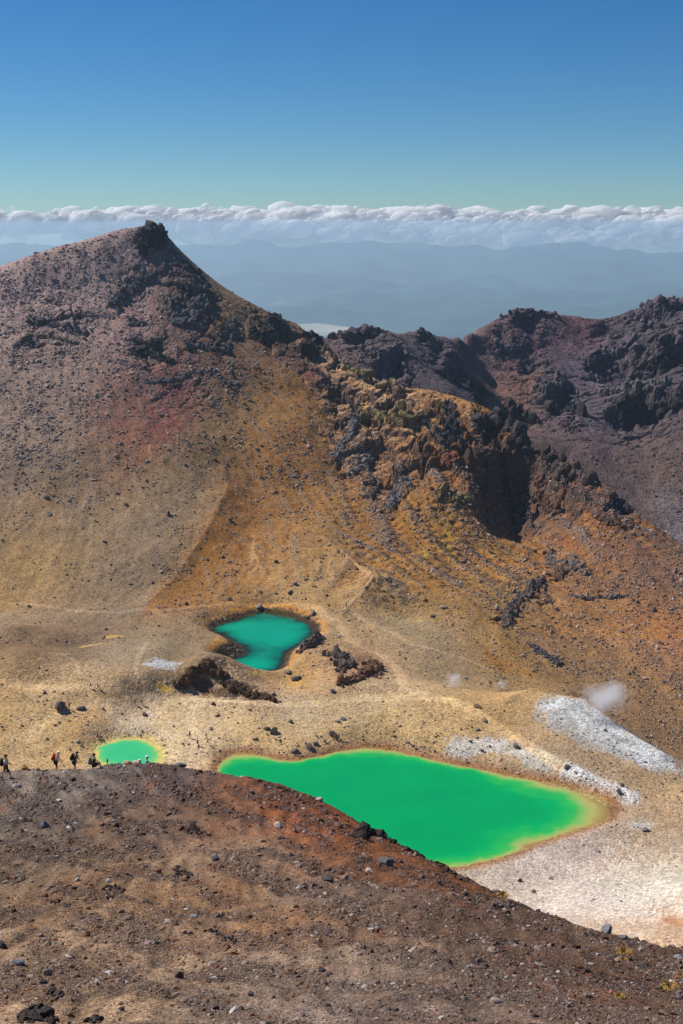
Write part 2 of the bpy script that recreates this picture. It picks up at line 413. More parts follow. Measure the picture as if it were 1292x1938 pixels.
# ------------------------------------------------------------------ lakes carved into the basin, banks, fine relief
D1, D2, D3 = [sdist(SB.X, SB.Y, P) for P in LP]
wob = 0.7 * fbm(SB.X / 6, SB.Y / 6, 4, 31)
DL = np.minimum(np.minimum(D1, D2), D3)
d = DL + wob * 0.6
land = np.maximum(SB.Z, 0.10 + np.clip(d, 0, 3) * 0.10 + np.clip(d - 3, 0, 8) * 0.03)
cap = 0.10 + d * 0.28
land = land + (cap - land) * (1 - sstep(0.0, 9.0, d)) * (land > cap)
wall = np.exp(-(((SB.X + 42) / 5) ** 2 + ((SB.Y - 333) / 7) ** 2))
land = np.maximum(land, np.minimum(SB.Z, 0.2 + np.clip(d, 0, 99) * 2.0) * (wall > 0.15))
SB.Z = np.where(d < 0, np.maximum(d * 0.12, -3.0), np.where(d < 12, land, SB.Z))

def blob_field(S, blobs):
    """soft spots: (px, py, radius px, value)"""
    out = np.zeros_like(S.X)
    for px, py, r, v in blobs:
        h = S.hit(px, py); rx = r * h[1] / FPX; ry = rx * 1.7
        out = np.maximum(out, v * np.exp(-(((S.X - h[0]) / rx) ** 2 + ((S.Y - h[1]) / ry) ** 2)))
    return out
CR = blob_field(SB, [(285, 455, 26, .9), (330, 510, 30, .7), (360, 560, 48, 1), (250, 555, 40, .6), (110, 620, 60, .7), (60, 645, 30, .5), (280, 660, 45, .9), (410, 620, 45, .9), (350, 720, 60, .6), (430, 700, 40, .5), (480, 600, 30, .6), (520, 630, 45, 1),
                     (590, 660, 45, 1), (560, 700, 30, .5), (640, 740, 35, .8), (650, 810, 45, .7), (670, 690, 45, 1), (730, 710, 55, 1), (700, 760, 50, 1), (760, 780, 60, 1), (820, 790, 55, .8), (800, 850, 55, .9), (860, 840, 60, 1), (930, 830, 60, 1), (900, 900, 50, 1), (860, 940, 35, .8), (1000, 860, 50, 1), (1050, 900, 60, 1),
                     (1020, 960, 40, .9), (1110, 930, 45, 1), (1150, 970, 30, .7), (1180, 965, 30, .8), (740, 920, 55, .8), (690, 860, 50, .8), (1000, 1120, 45, .6), (960, 1180, 35, .5), (1060, 1070, 40, .6), (1130, 1110, 40, .4),
                     (400, 1262, 30, .45), (460, 1300, 30, .4), (620, 1235, 40, .5), (690, 1262, 35, .5)])
def blocky(S, M, sizes, seed, xs=1.0, tilt=0.0, xy=0.75):
    """jointed lava: blocks of several sizes stand up or drop by their own amount"""
    k = np.nonzero(M.ravel() > 0.03)[0]; P = np.stack([S.X.ravel()[k] * xs, S.Y.ravel()[k] * xy, (S.Z.ravel()[k] - tilt * S.X.ravel()[k]) * 1.1], 1)
    P += 2.0 * np.stack([fbm(P[:, 0] / 9, P[:, 1] / 9, 3, seed), fbm(P[:, 0] / 9, P[:, 1] / 9, 3, seed + 3), 0 * P[:, 0]], 1)
    d = np.zeros(len(k))
    for n, (sz, am) in enumerate(sizes):
        v, e = cells3(P / sz + n * 3.3, seed + n); d += am * (v - 0.5) - 0.30 * am * (1 - sstep(0, 0.14, e))
    out = np.zeros(M.size); out[k] = d; return out.reshape(M.shape) * M
# low swells of the left flats and the dry pond between them
for px, py, rx, ry, h in [(40, 1250, 60, 30, 2.0), (110, 1268, 60, 20, 1.2), (20, 1195, 45, 22, 2.0), (250, 1290, 70, 18, 1.4), (290, 1235, 70, 30, 1.6), (150, 1216, 55, 14, -1.3), (190, 1355, 40, 25, 1.0), (90, 1345, 60, 25, 1.2)]:
    hh = SB.hit(px, py); k = hh[1] / FPX
    SB.Z += h * np.exp(-(((SB.X - hh[0]) / (rx * k)) ** 2 + ((SB.Y - hh[1]) / (ry * k * 2.6)) ** 2))
def seg_dist(S, pts):
    """distance to a line of photo points laid on the ground, and the side of it"""
    P = np.array([S.hit(*p)[:2] for p in pts]); d = np.full(S.X.shape, 1e9); sgn = np.ones(S.X.shape)
    for a, b in zip(P[:-1], P[1:]):
        ab = b - a; t = np.clip(((S.X - a[0]) * ab[0] + (S.Y - a[1]) * ab[1]) / (ab @ ab), 0, 1)
        q = np.hypot(S.X - a[0] - ab[0] * t, S.Y - a[1] - ab[1] * t); m = q < d
        d = np.where(m, q, d); sgn = np.where(m, np.sign(ab[0] * (S.Y - a[1]) - ab[1] * (S.X - a[0])), sgn)
    return d, sgn
def fall_streaks(S, step, n, scale, seed, bias=None):
    """grain drawn out along the fall line, as scree and rain leave it"""
    Z = S.Z.copy()
    for _ in range(6):
        Z[1:-1] = (Z[:-2] + 2 * Z[1:-1] + Z[2:]) / 4; Z[:, 1:-1] = (Z[:, :-2] + 2 * Z[:, 1:-1] + Z[:, 2:]) / 4
    zy = np.gradient(Z, axis=0) / np.gradient(S.Y, axis=0); zx = np.gradient(Z, axis=1) / np.gradient(S.X, axis=1); zy = zy - zx * S.A
    l = np.hypot(zx, zy) + 0.05; dx, dy = zx / l, zy / l; out = 0
    if bias is not None:
        dx = dx * (1 - bias) - 0.42 * bias; dy = dy * (1 - bias) + 0.91 * bias; l = np.hypot(dx, dy) + 1e-6; dx /= l; dy /= l
    for k in range(-n, n + 1):
        out = out + noise2((S.X + dx * step * k) / scale, (S.Y + dy * step * k) / scale, seed) + 0.6 * noise2((S.X + dx * step * k) / scale * 2.3, (S.Y + dy * step * k) / scale * 2.3, seed + 3)
    return out / out.std()
dsp, ssp = seg_dist(SB, [(530, 730), (505, 800), (455, 855), (422, 880), (432, 930), (395, 1010), (330, 1100), (288, 1142)])
SB.Z += 2.2 * np.exp(-dsp / 7) * sstep(560, 480, SB.Y)
for pts, h_, w_ in [([(500, 985), (560, 1000), (620, 1030), (690, 1085), (712, 1098)], 1.6, 5), ([(712, 1098), (660, 1150), (640, 1178)], 1.2, 4), ([(960, 1330), (1000, 1314), (1080, 1318), (1110, 1340), (1180, 1390), (1260, 1440)], 1.6, 4), ([(860, 1326), (950, 1380), (1050, 1440), (1170, 1505)], 0.8, 3)]:
    q, _s = seg_dist(SB, pts); SB.Z += h_ * np.exp(-q / w_)
bz = 0.8 * sstep(-5, 30, SB.X) * sstep(345, 380, SB.Y)
STB = fall_streaks(SB, 2.2, 7, 3.4, 900, bz); STW = fall_streaks(SB, 4.5, 7, 8.0, 920, bz)
calm = sstep(1.0, 12.0, DL)
hill = sstep(395, 430, SB.Y - np.clip(SB.X - 20, 0, 80) * 0.6)
SB.Z += calm * hill * 0.45 * STW * sstep(-20, 20, SB.X)
SB.Z += calm * hill * np.where(SB.X < 0, 0.06, 0.17) * (STB * (0.6 + 0.8 * sstep(-.3, .6, fbm(SB.X / 30, SB.Y / 40, 3, 941))))
near = sstep(330, 420, SB.Y)
SB.Z += calm * (0.35 + 0.65 * near) * (1.3 * fbm(SB.X / 28, SB.Y / 40, 4, 3) + 0.30 * fbm(SB.X / 5, SB.Y / 5, 4, 13))
SB.Z += calm * 0.10 * fbm(SB.X / 1.4, SB.Y / 1.4, 3, 23)
gul = sstep(20, 90, SB.X) * sstep(340, 380, SB.Y) * sstep(560, 500, SB.Y)      # rills down the right-hand slope
SB.Z += gul * 0.9 * fbm((SB.X * 0.93 + SB.Y * 0.37) / 7 , (SB.X * 0.37 - SB.Y * 0.93) / 70, 4, 43)
CRw = np.clip(CR * (0.75 + 0.6 * fbm(SB.X / 14, SB.Y / 20, 4, 51)), 0, 1.1)
big = sstep(60, 60 + 40, SB.X + (SB.Y - 560) * 0.3) * sstep(460, 500, SB.Y)
BLK = blocky(SB, CRw * np.where((SB.X > -15) & (SB.Y > 470), 1.25, 0.75), [(19, 10.0), (8.5, 4.4), (3.2, 1.4)], 51) * np.where(SB.Y < 400, 0.35, 1.0)
BLK += blocky(SB, CRw * sstep(0, 15, SB.X + 12) * sstep(95, 75, SB.X) * sstep(500, 530, SB.Y), [(26, 11.0)], 57)
SB.Z += BLK
STA = fall_streaks(SA, 0.35, 7, 0.7, 930)
SA.Z += 0.03 * STA * sstep(8, 25, SA.Y)
SA.Z += 0.9 * sstep(8, 30, SA.Y) * (0.55 * fbm(SA.X / 9, SA.Y / 11, 4, 71)) + 0.10 * fbm(SA.X / 1.6, SA.Y / 1.8, 4, 81) + 0.025 * fbm(SA.X / 0.25, SA.Y / 0.3, 3, 91)
CC = blob_field(SCW, [(690, 640, 45, .9), (740, 690, 50, .8), (850, 690, 45, 1), (800, 640, 30, .5), (900, 745, 40, .9), (1000, 602, 55, .7), (970, 655, 50, .6), (1010, 700, 45, .7), (1055, 745, 60, 1), (1070, 790, 45, 1), (990, 790, 40, 1),
                      (1180, 625, 60, 1), (1160, 690, 60, 1), (1250, 600, 60, 1), (1240, 680, 80, 1), (1300, 660, 80, 1), (1210, 760, 80, 1), (1290, 760, 60, .9), (1350, 700, 90, 1)])
SCW.Z += 2.0 * fbm(SCW.X / 40, SCW.Y / 50, 4, 101) + 0.5 * fbm(SCW.X / 6, SCW.Y / 7, 4, 111)
st = SCW.Z - 0.30 * (SCW.X - 170) + 5 * fbm(SCW.X / 35, SCW.Y / 45, 4, 105); per = 21.0
fr = st / per - np.floor(st / per)
SCW.Z += (per * (np.floor(st / per) + sstep(0.66, 0.88, fr)) - st + 2) * sstep(0.25, 0.8, CC * (0.8 + 0.5 * fbm(SCW.X / 25, SCW.Y / 30, 3, 107)))
SCW.Z += blocky(SCW, np.clip(CC, 0, 1), [(13, 6.0), (5, 3.2)], 121, 0.38, 0.30, 0.9)

# ------------------------------------------------------------------ ground colours (the soil itself, with some shade painted in)
def colour_field(S, pts, warp, e=5.0, seed=0):
    P = np.array([S.hit(p[0], p[1])[:2] for p in pts]); C = np.array([lin(p[2]) for p in pts])
    P[:, 1] *= 0.5
    x = S.X + warp * fbm(S.X / (warp * 4), S.Y / (warp * 6), 4, seed + 1)
    y = (S.Y + warp * 2 * fbm(S.X / (warp * 4), S.Y / (warp * 6), 4, seed + 2)) * 0.5
    gj = np.random.default_rng(seed + 9); jt = warp * 0.8
    x = x + gj.normal(0, jt, x.shape) + warp * 0.7 * fbm(S.X / warp, S.Y / warp, 3, seed + 5); y = y + gj.normal(0, jt, x.shape) * 0.8 + warp * 0.7 * fbm(S.X / warp, S.Y / warp, 3, seed + 6)
    q = np.stack([x.ravel(), y.ravel()], 1).astype(np.float32); out = np.empty((len(q), 3))
    P = P.astype(np.float32)
    for i in range(0, len(q), 40000):
        b = q[i:i + 40000]
        w = np.square(b[:, None, 0] - P[:, 0]) + np.square(b[:, None, 1] - P[:, 1]) + np.float32(e * e); w = 1.0 / (w * w)
        out[i:i + 40000] = (w @ C) / w.sum(1)[:, None]
    return out.reshape(S.X.shape + (3,))
def blend(C, col, m):
    return C + (lin(col) - C) * np.clip(m, 0, 1)[..., None]
def path_mask(S, pts, w, seed=0):
    P = np.array([S.hit(*p)[:2] for p in pts])
    d = np.full(S.X.shape, 1e9)
    bb = (S.X > P[:, 0].min() - 5) & (S.X < P[:, 0].max() + 5) & (S.Y > P[:, 1].min() - 5) & (S.Y < P[:, 1].max() + 5)
    x0, y0 = S.X[bb], S.Y[bb]; dd = d[bb]
    x = x0 + 0.5 * fbm(x0 / 3, y0 / 3, 2, seed); y = y0 + 0.5 * fbm(x0 / 3, y0 / 3, 2, seed + 1)
    for a, b in zip(P[:-1], P[1:]):
        ab = b - a; t = np.clip(((x - a[0]) * ab[0] + (y - a[1]) * ab[1]) / (ab @ ab + 1e-9), 0, 1)
        dd = np.minimum(dd, np.hypot(x - a[0] - ab[0] * t, y - a[1] - ab[1] * t))
    d[bb] = dd
    return 1 - sstep(w * 0.45, w * 0.75, d)

B_COL = [(-200, 600, (150, 126, 118)), (0, 560, (158, 132, 124)), (150, 560, (156, 130, 122)), (250, 480, (146, 124, 118)), (50, 700, (144, 118, 104)), (150, 700, (146, 120, 106)), (250, 620, (146, 116, 108)),
 (330, 560, (108, 80, 72)), (60, 850, (142, 118, 98)), (150, 900, (125, 100, 75)), (250, 765, (118, 80, 68)), (310, 810, (128, 72, 58)), (335, 745, (118, 74, 66)), (280, 840, (130, 85, 60)), (400, 700, (108, 78, 60)),
 (380, 830, (135, 105, 70)), (300, 890, (140, 112, 80)), (60, 980, (140, 112, 80)), (200, 1000, (140, 115, 85)), (300, 1000, (138, 115, 88)), (350, 950, (135, 112, 82)), (100, 1080, (150, 120, 80)),
 (230, 1100, (135, 112, 85)), (20, 1095, (158, 124, 78)), (450, 600, (120, 95, 65)), (440, 660, (110, 78, 58)), (500, 640, (110, 80, 60)), (560, 690, (100, 72, 62)), (560, 745, (150, 105, 55)), (480, 780, (150, 112, 65)),
 (500, 850, (150, 108, 62)), (540, 870, (145, 95, 45)), (440, 960, (142, 92, 36)), (420, 1000, (150, 98, 40)), (350, 1085, (152, 106, 55)), (400, 1080, (150, 108, 60)), (520, 950, (150, 108, 62)), (570, 930, (140, 98, 48)), (600, 970, (150, 110, 58)),
 (480, 1040, (165, 120, 65)), (600, 1060, (150, 115, 70)), (560, 1115, (165, 130, 85)), (640, 1100, (165, 130, 85)), (680, 1135, (170, 135, 90)), (760, 1180, (155, 130, 90)), (820, 1240, (155, 128, 90)),
 (900, 1270, (155, 122, 80)), (700, 960, (140, 98, 48)), (760, 1020, (150, 106, 48)), (800, 1080, (150, 106, 46)), (850, 1000, (150, 108, 48)), (900, 1100, (140, 105, 60)), (950, 1050, (155, 110, 50)),
 (1000, 1150, (140, 105, 65)), (950, 1250, (155, 112, 45)), (1050, 1200, (150, 106, 60)), (1100, 1100, (140, 98, 60)), (1200, 1000, (115, 82, 62)), (1250, 1100, (125, 92, 68)), (1200, 1200, (160, 112, 66)),
 (1280, 1200, (162, 108, 62)), (1150, 1300, (150, 112, 66)), (1250, 1350, (155, 116, 72)), (1200, 1280, (150, 108, 60)), (650, 680, (185, 148, 115)), (740, 750, (185, 145, 100)), (860, 760, (165, 115, 65)), (930, 775, (165, 118, 62)),
 (780, 830, (152, 100, 56)), (830, 800, (155, 108, 62)), (870, 880, (140, 88, 50)), (700, 860, (115, 85, 65)), (740, 930, (120, 92, 70)), (1050, 850, (140, 95, 60)), (1100, 960, (122, 78, 50)), (960, 960, (90, 70, 58)),
 (60, 1170, (150, 120, 85)), (60, 1215, (130, 100, 65)), (150, 1215, (112, 86, 62)), (220, 1240, (140, 118, 90)), (330, 1200, (140, 112, 75)), (285, 1225, (145, 125, 95)), (60, 1258, (125, 95, 60)), (100, 1300, (185, 150, 102)),
 (200, 1300, (170, 135, 90)), (250, 1285, (130, 100, 65)), (0, 1350, (185, 145, 85)), (80, 1370, (195, 160, 105)), (150, 1385, (188, 142, 66)), (250, 1345, (210, 180, 135)), (240, 1380, (200, 182, 155)), (350, 1345, (215, 185, 135)),
 (340, 1400, (210, 180, 138)), (330, 1372, (185, 150, 95)), (450, 1330, (210, 180, 130)), (440, 1390, (205, 165, 105)), (560, 1340, (185, 165, 132)), (700, 1335, (180, 155, 112)), (600, 1390, (190, 150, 90)),
 (500, 1400, (195, 155, 95)), (720, 1390, (182, 145, 85)), (800, 1400, (185, 150, 95)), (850, 1350, (195, 155, 95)), (950, 1330, (180, 140, 80)), (1030, 1345, (185, 145, 85)), (1050, 1395, (165, 138, 105)), (1130, 1440, (160, 130, 95)),
 (1200, 1450, (175, 140, 95)), (1250, 1520, (180, 145, 100)), (1180, 1560, (165, 135, 112)), (1100, 1600, (176, 154, 140)), (1000, 1650, (180, 160, 142)), (1200, 1600, (172, 145, 108)), (1200, 1650, (200, 184, 160)), (1200, 1700, (212, 198, 180)), (1100, 1690, (202, 186, 168)),
 (1150, 1690, (206, 188, 172)), (1270, 1750, (178, 134, 92)), (1220, 1770, (196, 164, 130)), (1250, 1670, (210, 196, 174)), (330, 1300, (130, 92, 50)), (430, 1290, (88, 62, 40)), (500, 1315, (140, 100, 70)), (620, 1260, (165, 125, 80)), (700, 1260, (135, 90, 68)), (560, 1292, (200, 150, 70)),
 (660, 1200, (170, 135, 88)), (740, 1270, (185, 150, 100)), (760, 1300, (190, 155, 108))]
KB = colour_field(SB, B_COL, 5.0, 4.0, 200)
rk = fbm(SB.X / 9, SB.Y / 14, 5, 301)
KB *= (1 + 0.20 * rk)[..., None]
# bleached fumarole ground, sulphur, streaks, painted shade at the upper lake's bank
def spots(S, K, lst, seed):
    n = fbm(S.X / 2.2, S.Y / 3.5, 5, seed)
    for px, py, rx, ry, col, st in lst:
        h = S.hit(px, py); k = h[1] / FPX
        gx = (S.X - h[0]) / (rx * k); gy = (S.Y - h[1]) / (ry * k * 2.4)
        K = blend(K, col, st * sstep(0.35, 0.75, np.exp(-(gx ** 2 + gy ** 2)) + 0.30 * n))
    return K
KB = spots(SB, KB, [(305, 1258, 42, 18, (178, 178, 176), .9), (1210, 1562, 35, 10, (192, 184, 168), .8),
                    (860, 1300, 25, 8, (190, 182, 160), .6),
                    (375, 1296, 40, 9, (86, 60, 38), .9), (440, 1305, 55, 9, (84, 58, 38), .9), (500, 1322, 30, 6, (92, 66, 46), .8), (410, 1218, 12, 12, (200, 150, 40), .9), (170, 1222, 35, 4, (205, 165, 85), .9), (310, 1302, 20, 5, (215, 170, 60), 1), (215, 1205, 25, 5, (205, 160, 75), .8), (560, 1295, 16, 14, (205, 150, 50), .7),  # dark brown entries paint the bank's shaded face into the ground colour
                    (480, 1060, 14, 40, (185, 145, 95), .8), (655, 680, 14, 22, (212, 178, 140), .8), (770, 755, 40, 12, (205, 168, 122), .8), (745, 735, 20, 14, (205, 170, 130), .7),
                    (850, 1030, 18, 30, (160, 130, 40), .7), (800, 1050, 12, 18, (165, 130, 50), .6), (920, 1020, 22, 10, (190, 140, 65), .6), (950, 1260, 30, 20, (165, 112, 25), .7), (930, 1250, 20, 30, (160, 105, 28), .6), (1000, 1275, 26, 12, (170, 115, 30), .7), (305, 805, 36, 40, (124, 66, 56), .55), (345, 750, 36, 22, (118, 66, 60), .5),
                    (60, 880, 70, 40, (105, 84, 70), .5), (590, 700, 22, 25, (105, 52, 52), .7), (660, 740, 25, 16, (110, 60, 55), .7), (1118, 1700, 26, 6, (204, 168, 164), .7), (1272, 1745, 22, 26, (176, 118, 74), .8)], 401)
for pts, w_, c_, st_ in [([(1070, 1338), (1110, 1362), (1165, 1396), (1235, 1432)], 9.0, (196, 196, 192), .92), ([(1055, 1360), (1110, 1392), (1170, 1420)], 6.5, (172, 168, 160), .7), ([(870, 1418), (900, 1412), (935, 1410)], 5.5, (190, 184, 172), .85), ([(985, 1425), (1040, 1445)], 4.5, (190, 182, 168), .8), ([(1075, 1458), (1120, 1480), (1190, 1510)], 4.0, (206, 202, 194), .95)]:
    q, _s = seg_dist(SB, pts); nf = fbm(SB.X / 2.5, SB.Y / 4, 5, int(pts[0][0])) * 0.6 + 0.35 * STB
    mk_ = (st_ * sstep(1.25, 0.6, q / (w_ * (0.75 + 0.34 * nf))))[..., None]; KB = KB + (lin(c_) * (1 - 0.16 * STB + 0.12 * nf)[..., None] - KB) * mk_
spurc = np.exp(-np.clip(dsp - 9, 0, 99) / 8) * sstep(530, 470, SB.Y + 12 * fbm(SB.X / 8, SB.Y / 8, 4, 915))
KB = blend(KB, (148, 98, 42), 0.65 * spurc * sstep(-1.0, 2.5, dsp * ssp + 2.0 * fbm(SB.X / 4, SB.Y / 5, 4, 916))); KB = blend(KB, (138, 116, 90), 0.45 * spurc * sstep(-1.0, 2.5, -dsp * ssp + 2.0 * fbm(SB.X / 4, SB.Y / 5, 4, 917)))
nz2 = fbm(SB.X / 12, SB.Y / 18, 4, 905)
KB = blend(KB, (116, 98, 84), hill * (SB.X > 0) * sstep(0.3, 1.3, STW + 0.4 * STB) * 0.6); KB = blend(KB, (168, 112, 40), hill * (SB.X > 0) * sstep(0.5, 1.5, -STW + 0.4 * STB) * 0.55)
KB = blend(KB, (122, 104, 88), hill * sstep(0.4, 1.6, STB + 0.8 * nz2) * 0.45)
KB = blend(KB, (152, 94, 38), hill * (SB.X > -40) * sstep(0.5, 1.7, -STB + 0.5 * nz2) * 0.55)
KB *= (1 + 0.06 * STB * hill)[..., None]
# bare lava where the ground is craggy
def steep(S):
    dY = np.gradient(S.Y, axis=0); dX = np.gradient(S.X, axis=1)
    return np.hypot(np.gradient(S.Z, axis=0) / dY, np.gradient(S.Z, axis=1) / dX)
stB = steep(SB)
KB = blend(KB, (92, 80, 76), CR * sstep(-0.1, 0.35, fbm(SB.X / 6, SB.Y / 9, 4, 421)) * np.where((SB.X > -15) & (SB.Y > 500), 0.25, 0.55))
KB = blend(KB, (196, 156, 110), sstep(0.1, 0.5, CR) * sstep(0.75, 0.3, stB) * sstep(-12, 5, SB.X) * sstep(75, 50, SB.X) * sstep(520, 550, SB.Y) * 0.6)
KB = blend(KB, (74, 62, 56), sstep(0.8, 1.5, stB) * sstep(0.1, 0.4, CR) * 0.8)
# shore rims
wb2 = 0.8 * fbm(SB.X / 4, SB.Y / 4, 4, 431)
def rim(K, D, lo, hi, col, st): return blend(K, col, st * (sstep(lo - .8, lo, D) * (1 - sstep(hi, hi + 1.2, D))))
KB = rim(KB, D1 + wb2, -9, 0.3, (170, 148, 86), 1); KB = rim(KB, D1 + wb2 * .6, 0.1, 0.9, (150, 98, 46), .9); KB = rim(KB, D1 + wb2 * 1.5, 0.9, 2.2, (176, 130, 90), .4)
KB = rim(KB, D2 + wb2, -9, 0.3, (205, 185, 100), 1); KB = rim(KB, D2 + wb2 * 1.5, 0.3, 1.2, (200, 165, 95), .5)
l3w = 2.0 + 3.5 * np.exp(-(((SB.X - LP[2][:, 0].min() - 4) / 9) ** 2 + ((SB.Y - 365) / 12) ** 2))
KB = blend(KB, (58, 42, 18), .95 * sstep(-12, -10, D3) * (1 - sstep(l3w - 1, l3w + .8, D3 + wb2))); KB = rim(KB, D3 + wb2 - l3w, 0.5, 1.4, (185, 125, 45), .8)
tip = plane_hit(1140, 1535); KB = blend(KB, (120, 84, 52), .9 * np.exp(-(((SB.X - tip[0] - 1.5) / 3.0) ** 2 + ((SB.Y - tip[1]) / 3.5) ** 2)) * (D1 > -9))
# walking tracks
PATHS = [([(-60, 1140), (0, 1141), (60, 1143), (110, 1150), (170, 1158), (220, 1160), (260, 1153), (290, 1156), (320, 1168)], 1.5), ([(300, 1157), (340, 1153), (400, 1146), (450, 1143), (500, 1145), (560, 1143), (600, 1150)], 1.5),
         ([(655, 1150), (690, 1175), (720, 1188), (760, 1208), (780, 1221), (840, 1236), (900, 1256), (930, 1270)], 1.3), ([(655, 1150), (680, 1125), (705, 1095)], 1.5), ([(600, 1150), (640, 1180), (665, 1215), (720, 1240), (755, 1270), (765, 1305), (800, 1312)], 2.4),
         ([(705, 1093), (650, 1045), (600, 1012), (540, 985)], 1.6), ([(60, 1400), (75, 1375), (120, 1345), (180, 1335), (260, 1328), (350, 1320), (460, 1328), (560, 1335), (700, 1322), (800, 1320), (860, 1328), (920, 1362), (1000, 1412), (1060, 1450)], 2.6),
         ([(0, 1290), (50, 1300), (100, 1302), (170, 1298), (220, 1302)], 2.4), ([(280, 1215), (265, 1240), (255, 1260), (258, 1275)], 1.0), ([(350, 1365), (372, 1385), (362, 1400), (380, 1420)], 1.2), ([(150, 1275), (140, 1250), (115, 1235)], 1.0), ([(480, 1010), (478, 1040), (490, 1075)], 1.0)]
PMASK = np.zeros_like(SB.X)
for k, (pts, w) in enumerate(PATHS):
    PMASK = np.maximum(PMASK, path_mask(SB, pts, w * 1.1, 440 + k))
KB = KB + (np.minimum(KB * 1.25 + 0.02, lin((214, 182, 138))) - KB) * (PMASK * 0.85)[..., None]

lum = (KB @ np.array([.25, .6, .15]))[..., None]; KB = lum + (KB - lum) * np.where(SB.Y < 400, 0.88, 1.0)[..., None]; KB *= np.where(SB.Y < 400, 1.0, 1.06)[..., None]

C_COL = [(640, 660, (110, 90, 86)), (690, 630, (98, 86, 86)), (760, 650, (100, 86, 88)), (850, 700, (92, 82, 82)), (900, 680, (112, 92, 90)), (960, 640, (105, 82, 84)), (960, 700, (112, 88, 82)), (990, 735, (125, 88, 70)), (930, 740, (130, 96, 78)),
         (1000, 600, (100, 82, 84)), (1050, 640, (102, 78, 86)), (1108, 612, (116, 62, 64)), (1105, 640, (102, 76, 82)), (1080, 615, (98, 80, 84)), (1140, 620, (92, 80, 84)), (1100, 700, (92, 82, 90)), (1110, 780, (96, 84, 90)), (1150, 850, (96, 78, 76)), (1200, 900, (100, 80, 72)), (1180, 640, (84, 76, 80)),
         (1250, 620, (80, 74, 78)), (1280, 740, (84, 74, 76)), (1200, 720, (82, 74, 78)), (1280, 900, (102, 82, 74)), (1240, 980, (104, 84, 76)), (1050, 760, (86, 78, 82)), (1100, 900, (98, 78, 74)), (1280, 1000, (120, 112, 112))]
KC = colour_field(SCW, C_COL, 9.0, 8.0, 500); KC *= (1 + 0.25 * fbm(SCW.X / 12, SCW.Y / 16, 5, 511))[..., None]

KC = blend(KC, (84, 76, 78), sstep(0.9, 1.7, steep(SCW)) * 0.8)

A_COL = [(50, 1490, (120, 108, 98)), (200, 1475, (108, 98, 92)), (330, 1475, (95, 80, 76)), (450, 1505, (112, 76, 54)), (550, 1525, (122, 72, 40)), (640, 1560, (132, 76, 40)), (700, 1615, (120, 76, 46)), (100, 1560, (100, 88, 78)), (200, 1550, (105, 86, 70)),
         (300, 1560, (105, 86, 72)), (370, 1530, (108, 80, 62)), (250, 1640, (132, 108, 84)), (450, 1620, (130, 106, 86)), (150, 1680, (115, 90, 66)), (40, 1650, (105, 88, 72)), (400, 1720, (125, 97, 70)), (100, 1800, (142, 118, 94)), (300, 1800, (135, 112, 92)), (200, 1880, (140, 116, 92)), (450, 1850, (130, 112, 95)),
         (650, 1850, (118, 102, 90)), (600, 1700, (116, 96, 82)), (540, 1760, (130, 98, 70)), (750, 1700, (106, 86, 72)), (800, 1665, (104, 68, 42)), (900, 1750, (90, 68, 54)), (850, 1850, (98, 80, 68)), (1000, 1800, (84, 65, 52)), (1150, 1810, (76, 57, 45)),
         (1200, 1900, (88, 68, 56)), (1000, 1900, (98, 82, 72)), (700, 1925, (122, 106, 96)), (1280, 1840, (80, 60, 46)), (-100, 1700, (120, 98, 78))]
KA = colour_field(SA, A_COL, 0.9, 0.8, 600)
sa = fbm((SA.X * 0.9 + SA.Y * 0.45) / 1.6, (SA.X * 0.45 - SA.Y * 0.9) / 7, 5, 611)
KA *= (1 + 0.22 * sa + 0.12 * STA)[..., None]
gravel_band = sstep(-0.05, 0.45, fbm((SA.X * 0.9 + SA.Y * 0.45) / 2.0, (SA.X * 0.45 - SA.Y * 0.9) / 8, 5, 971) + 0.15)
KA *= (1.16 - 0.32 * gravel_band)[..., None] * np.array([1.0, 0.94, 0.87])  # ground under dense gravel darkened: shade between the stones put into the colour
KA = blend(KA, (122, 78, 48), 0.5 * sstep(0.15, 0.7, fbm(SA.X / 3, SA.Y / 5, 5, 621)))
KA = blend(KA, (72, 58, 52), 0.6 * sstep(0.15, 0.7, fbm(SA.X / 2.2, SA.Y / 4, 5, 631)))

# ------------------------------------------------------------------ build the ground, cut into named regions along its own faces
def add_regions(S, K, mat, region, names, crag=None):
    co, q = S.arrays(); K = K.reshape(-1, 3); sm = np.ones(len(q), bool) if crag is None else crag.ravel()[q[:, 0]] < 0.15
    R = region.ravel()[q[:, 0]]
    for r, (name, label) in names.items():
        f = q[R == r]; fs = sm[R == r]
        if not len(f): continue
        u, inv = np.unique(f, return_inverse=True)
        o = link(name, np_mesh(name, co[u], inv.reshape(f.shape), fs, K[u]), mat)
        tag(o, label, kind='structure')
def poly_region(S, px):
    pts = np.array([S.hit(*p)[:2] for p in px]); return sdist(S.X, S.Y, pts, 5) < 0
reg = np.zeros(SB.X.shape, int)
spur = np.array([SB.hit(*p)[:2] for p in [(540, 715), (505, 800), (425, 880), (432, 930), (395, 1010), (330, 1100), (290, 1140), (200, 1155), (0, 1150)]])
order = np.argsort(spur[:, 1])
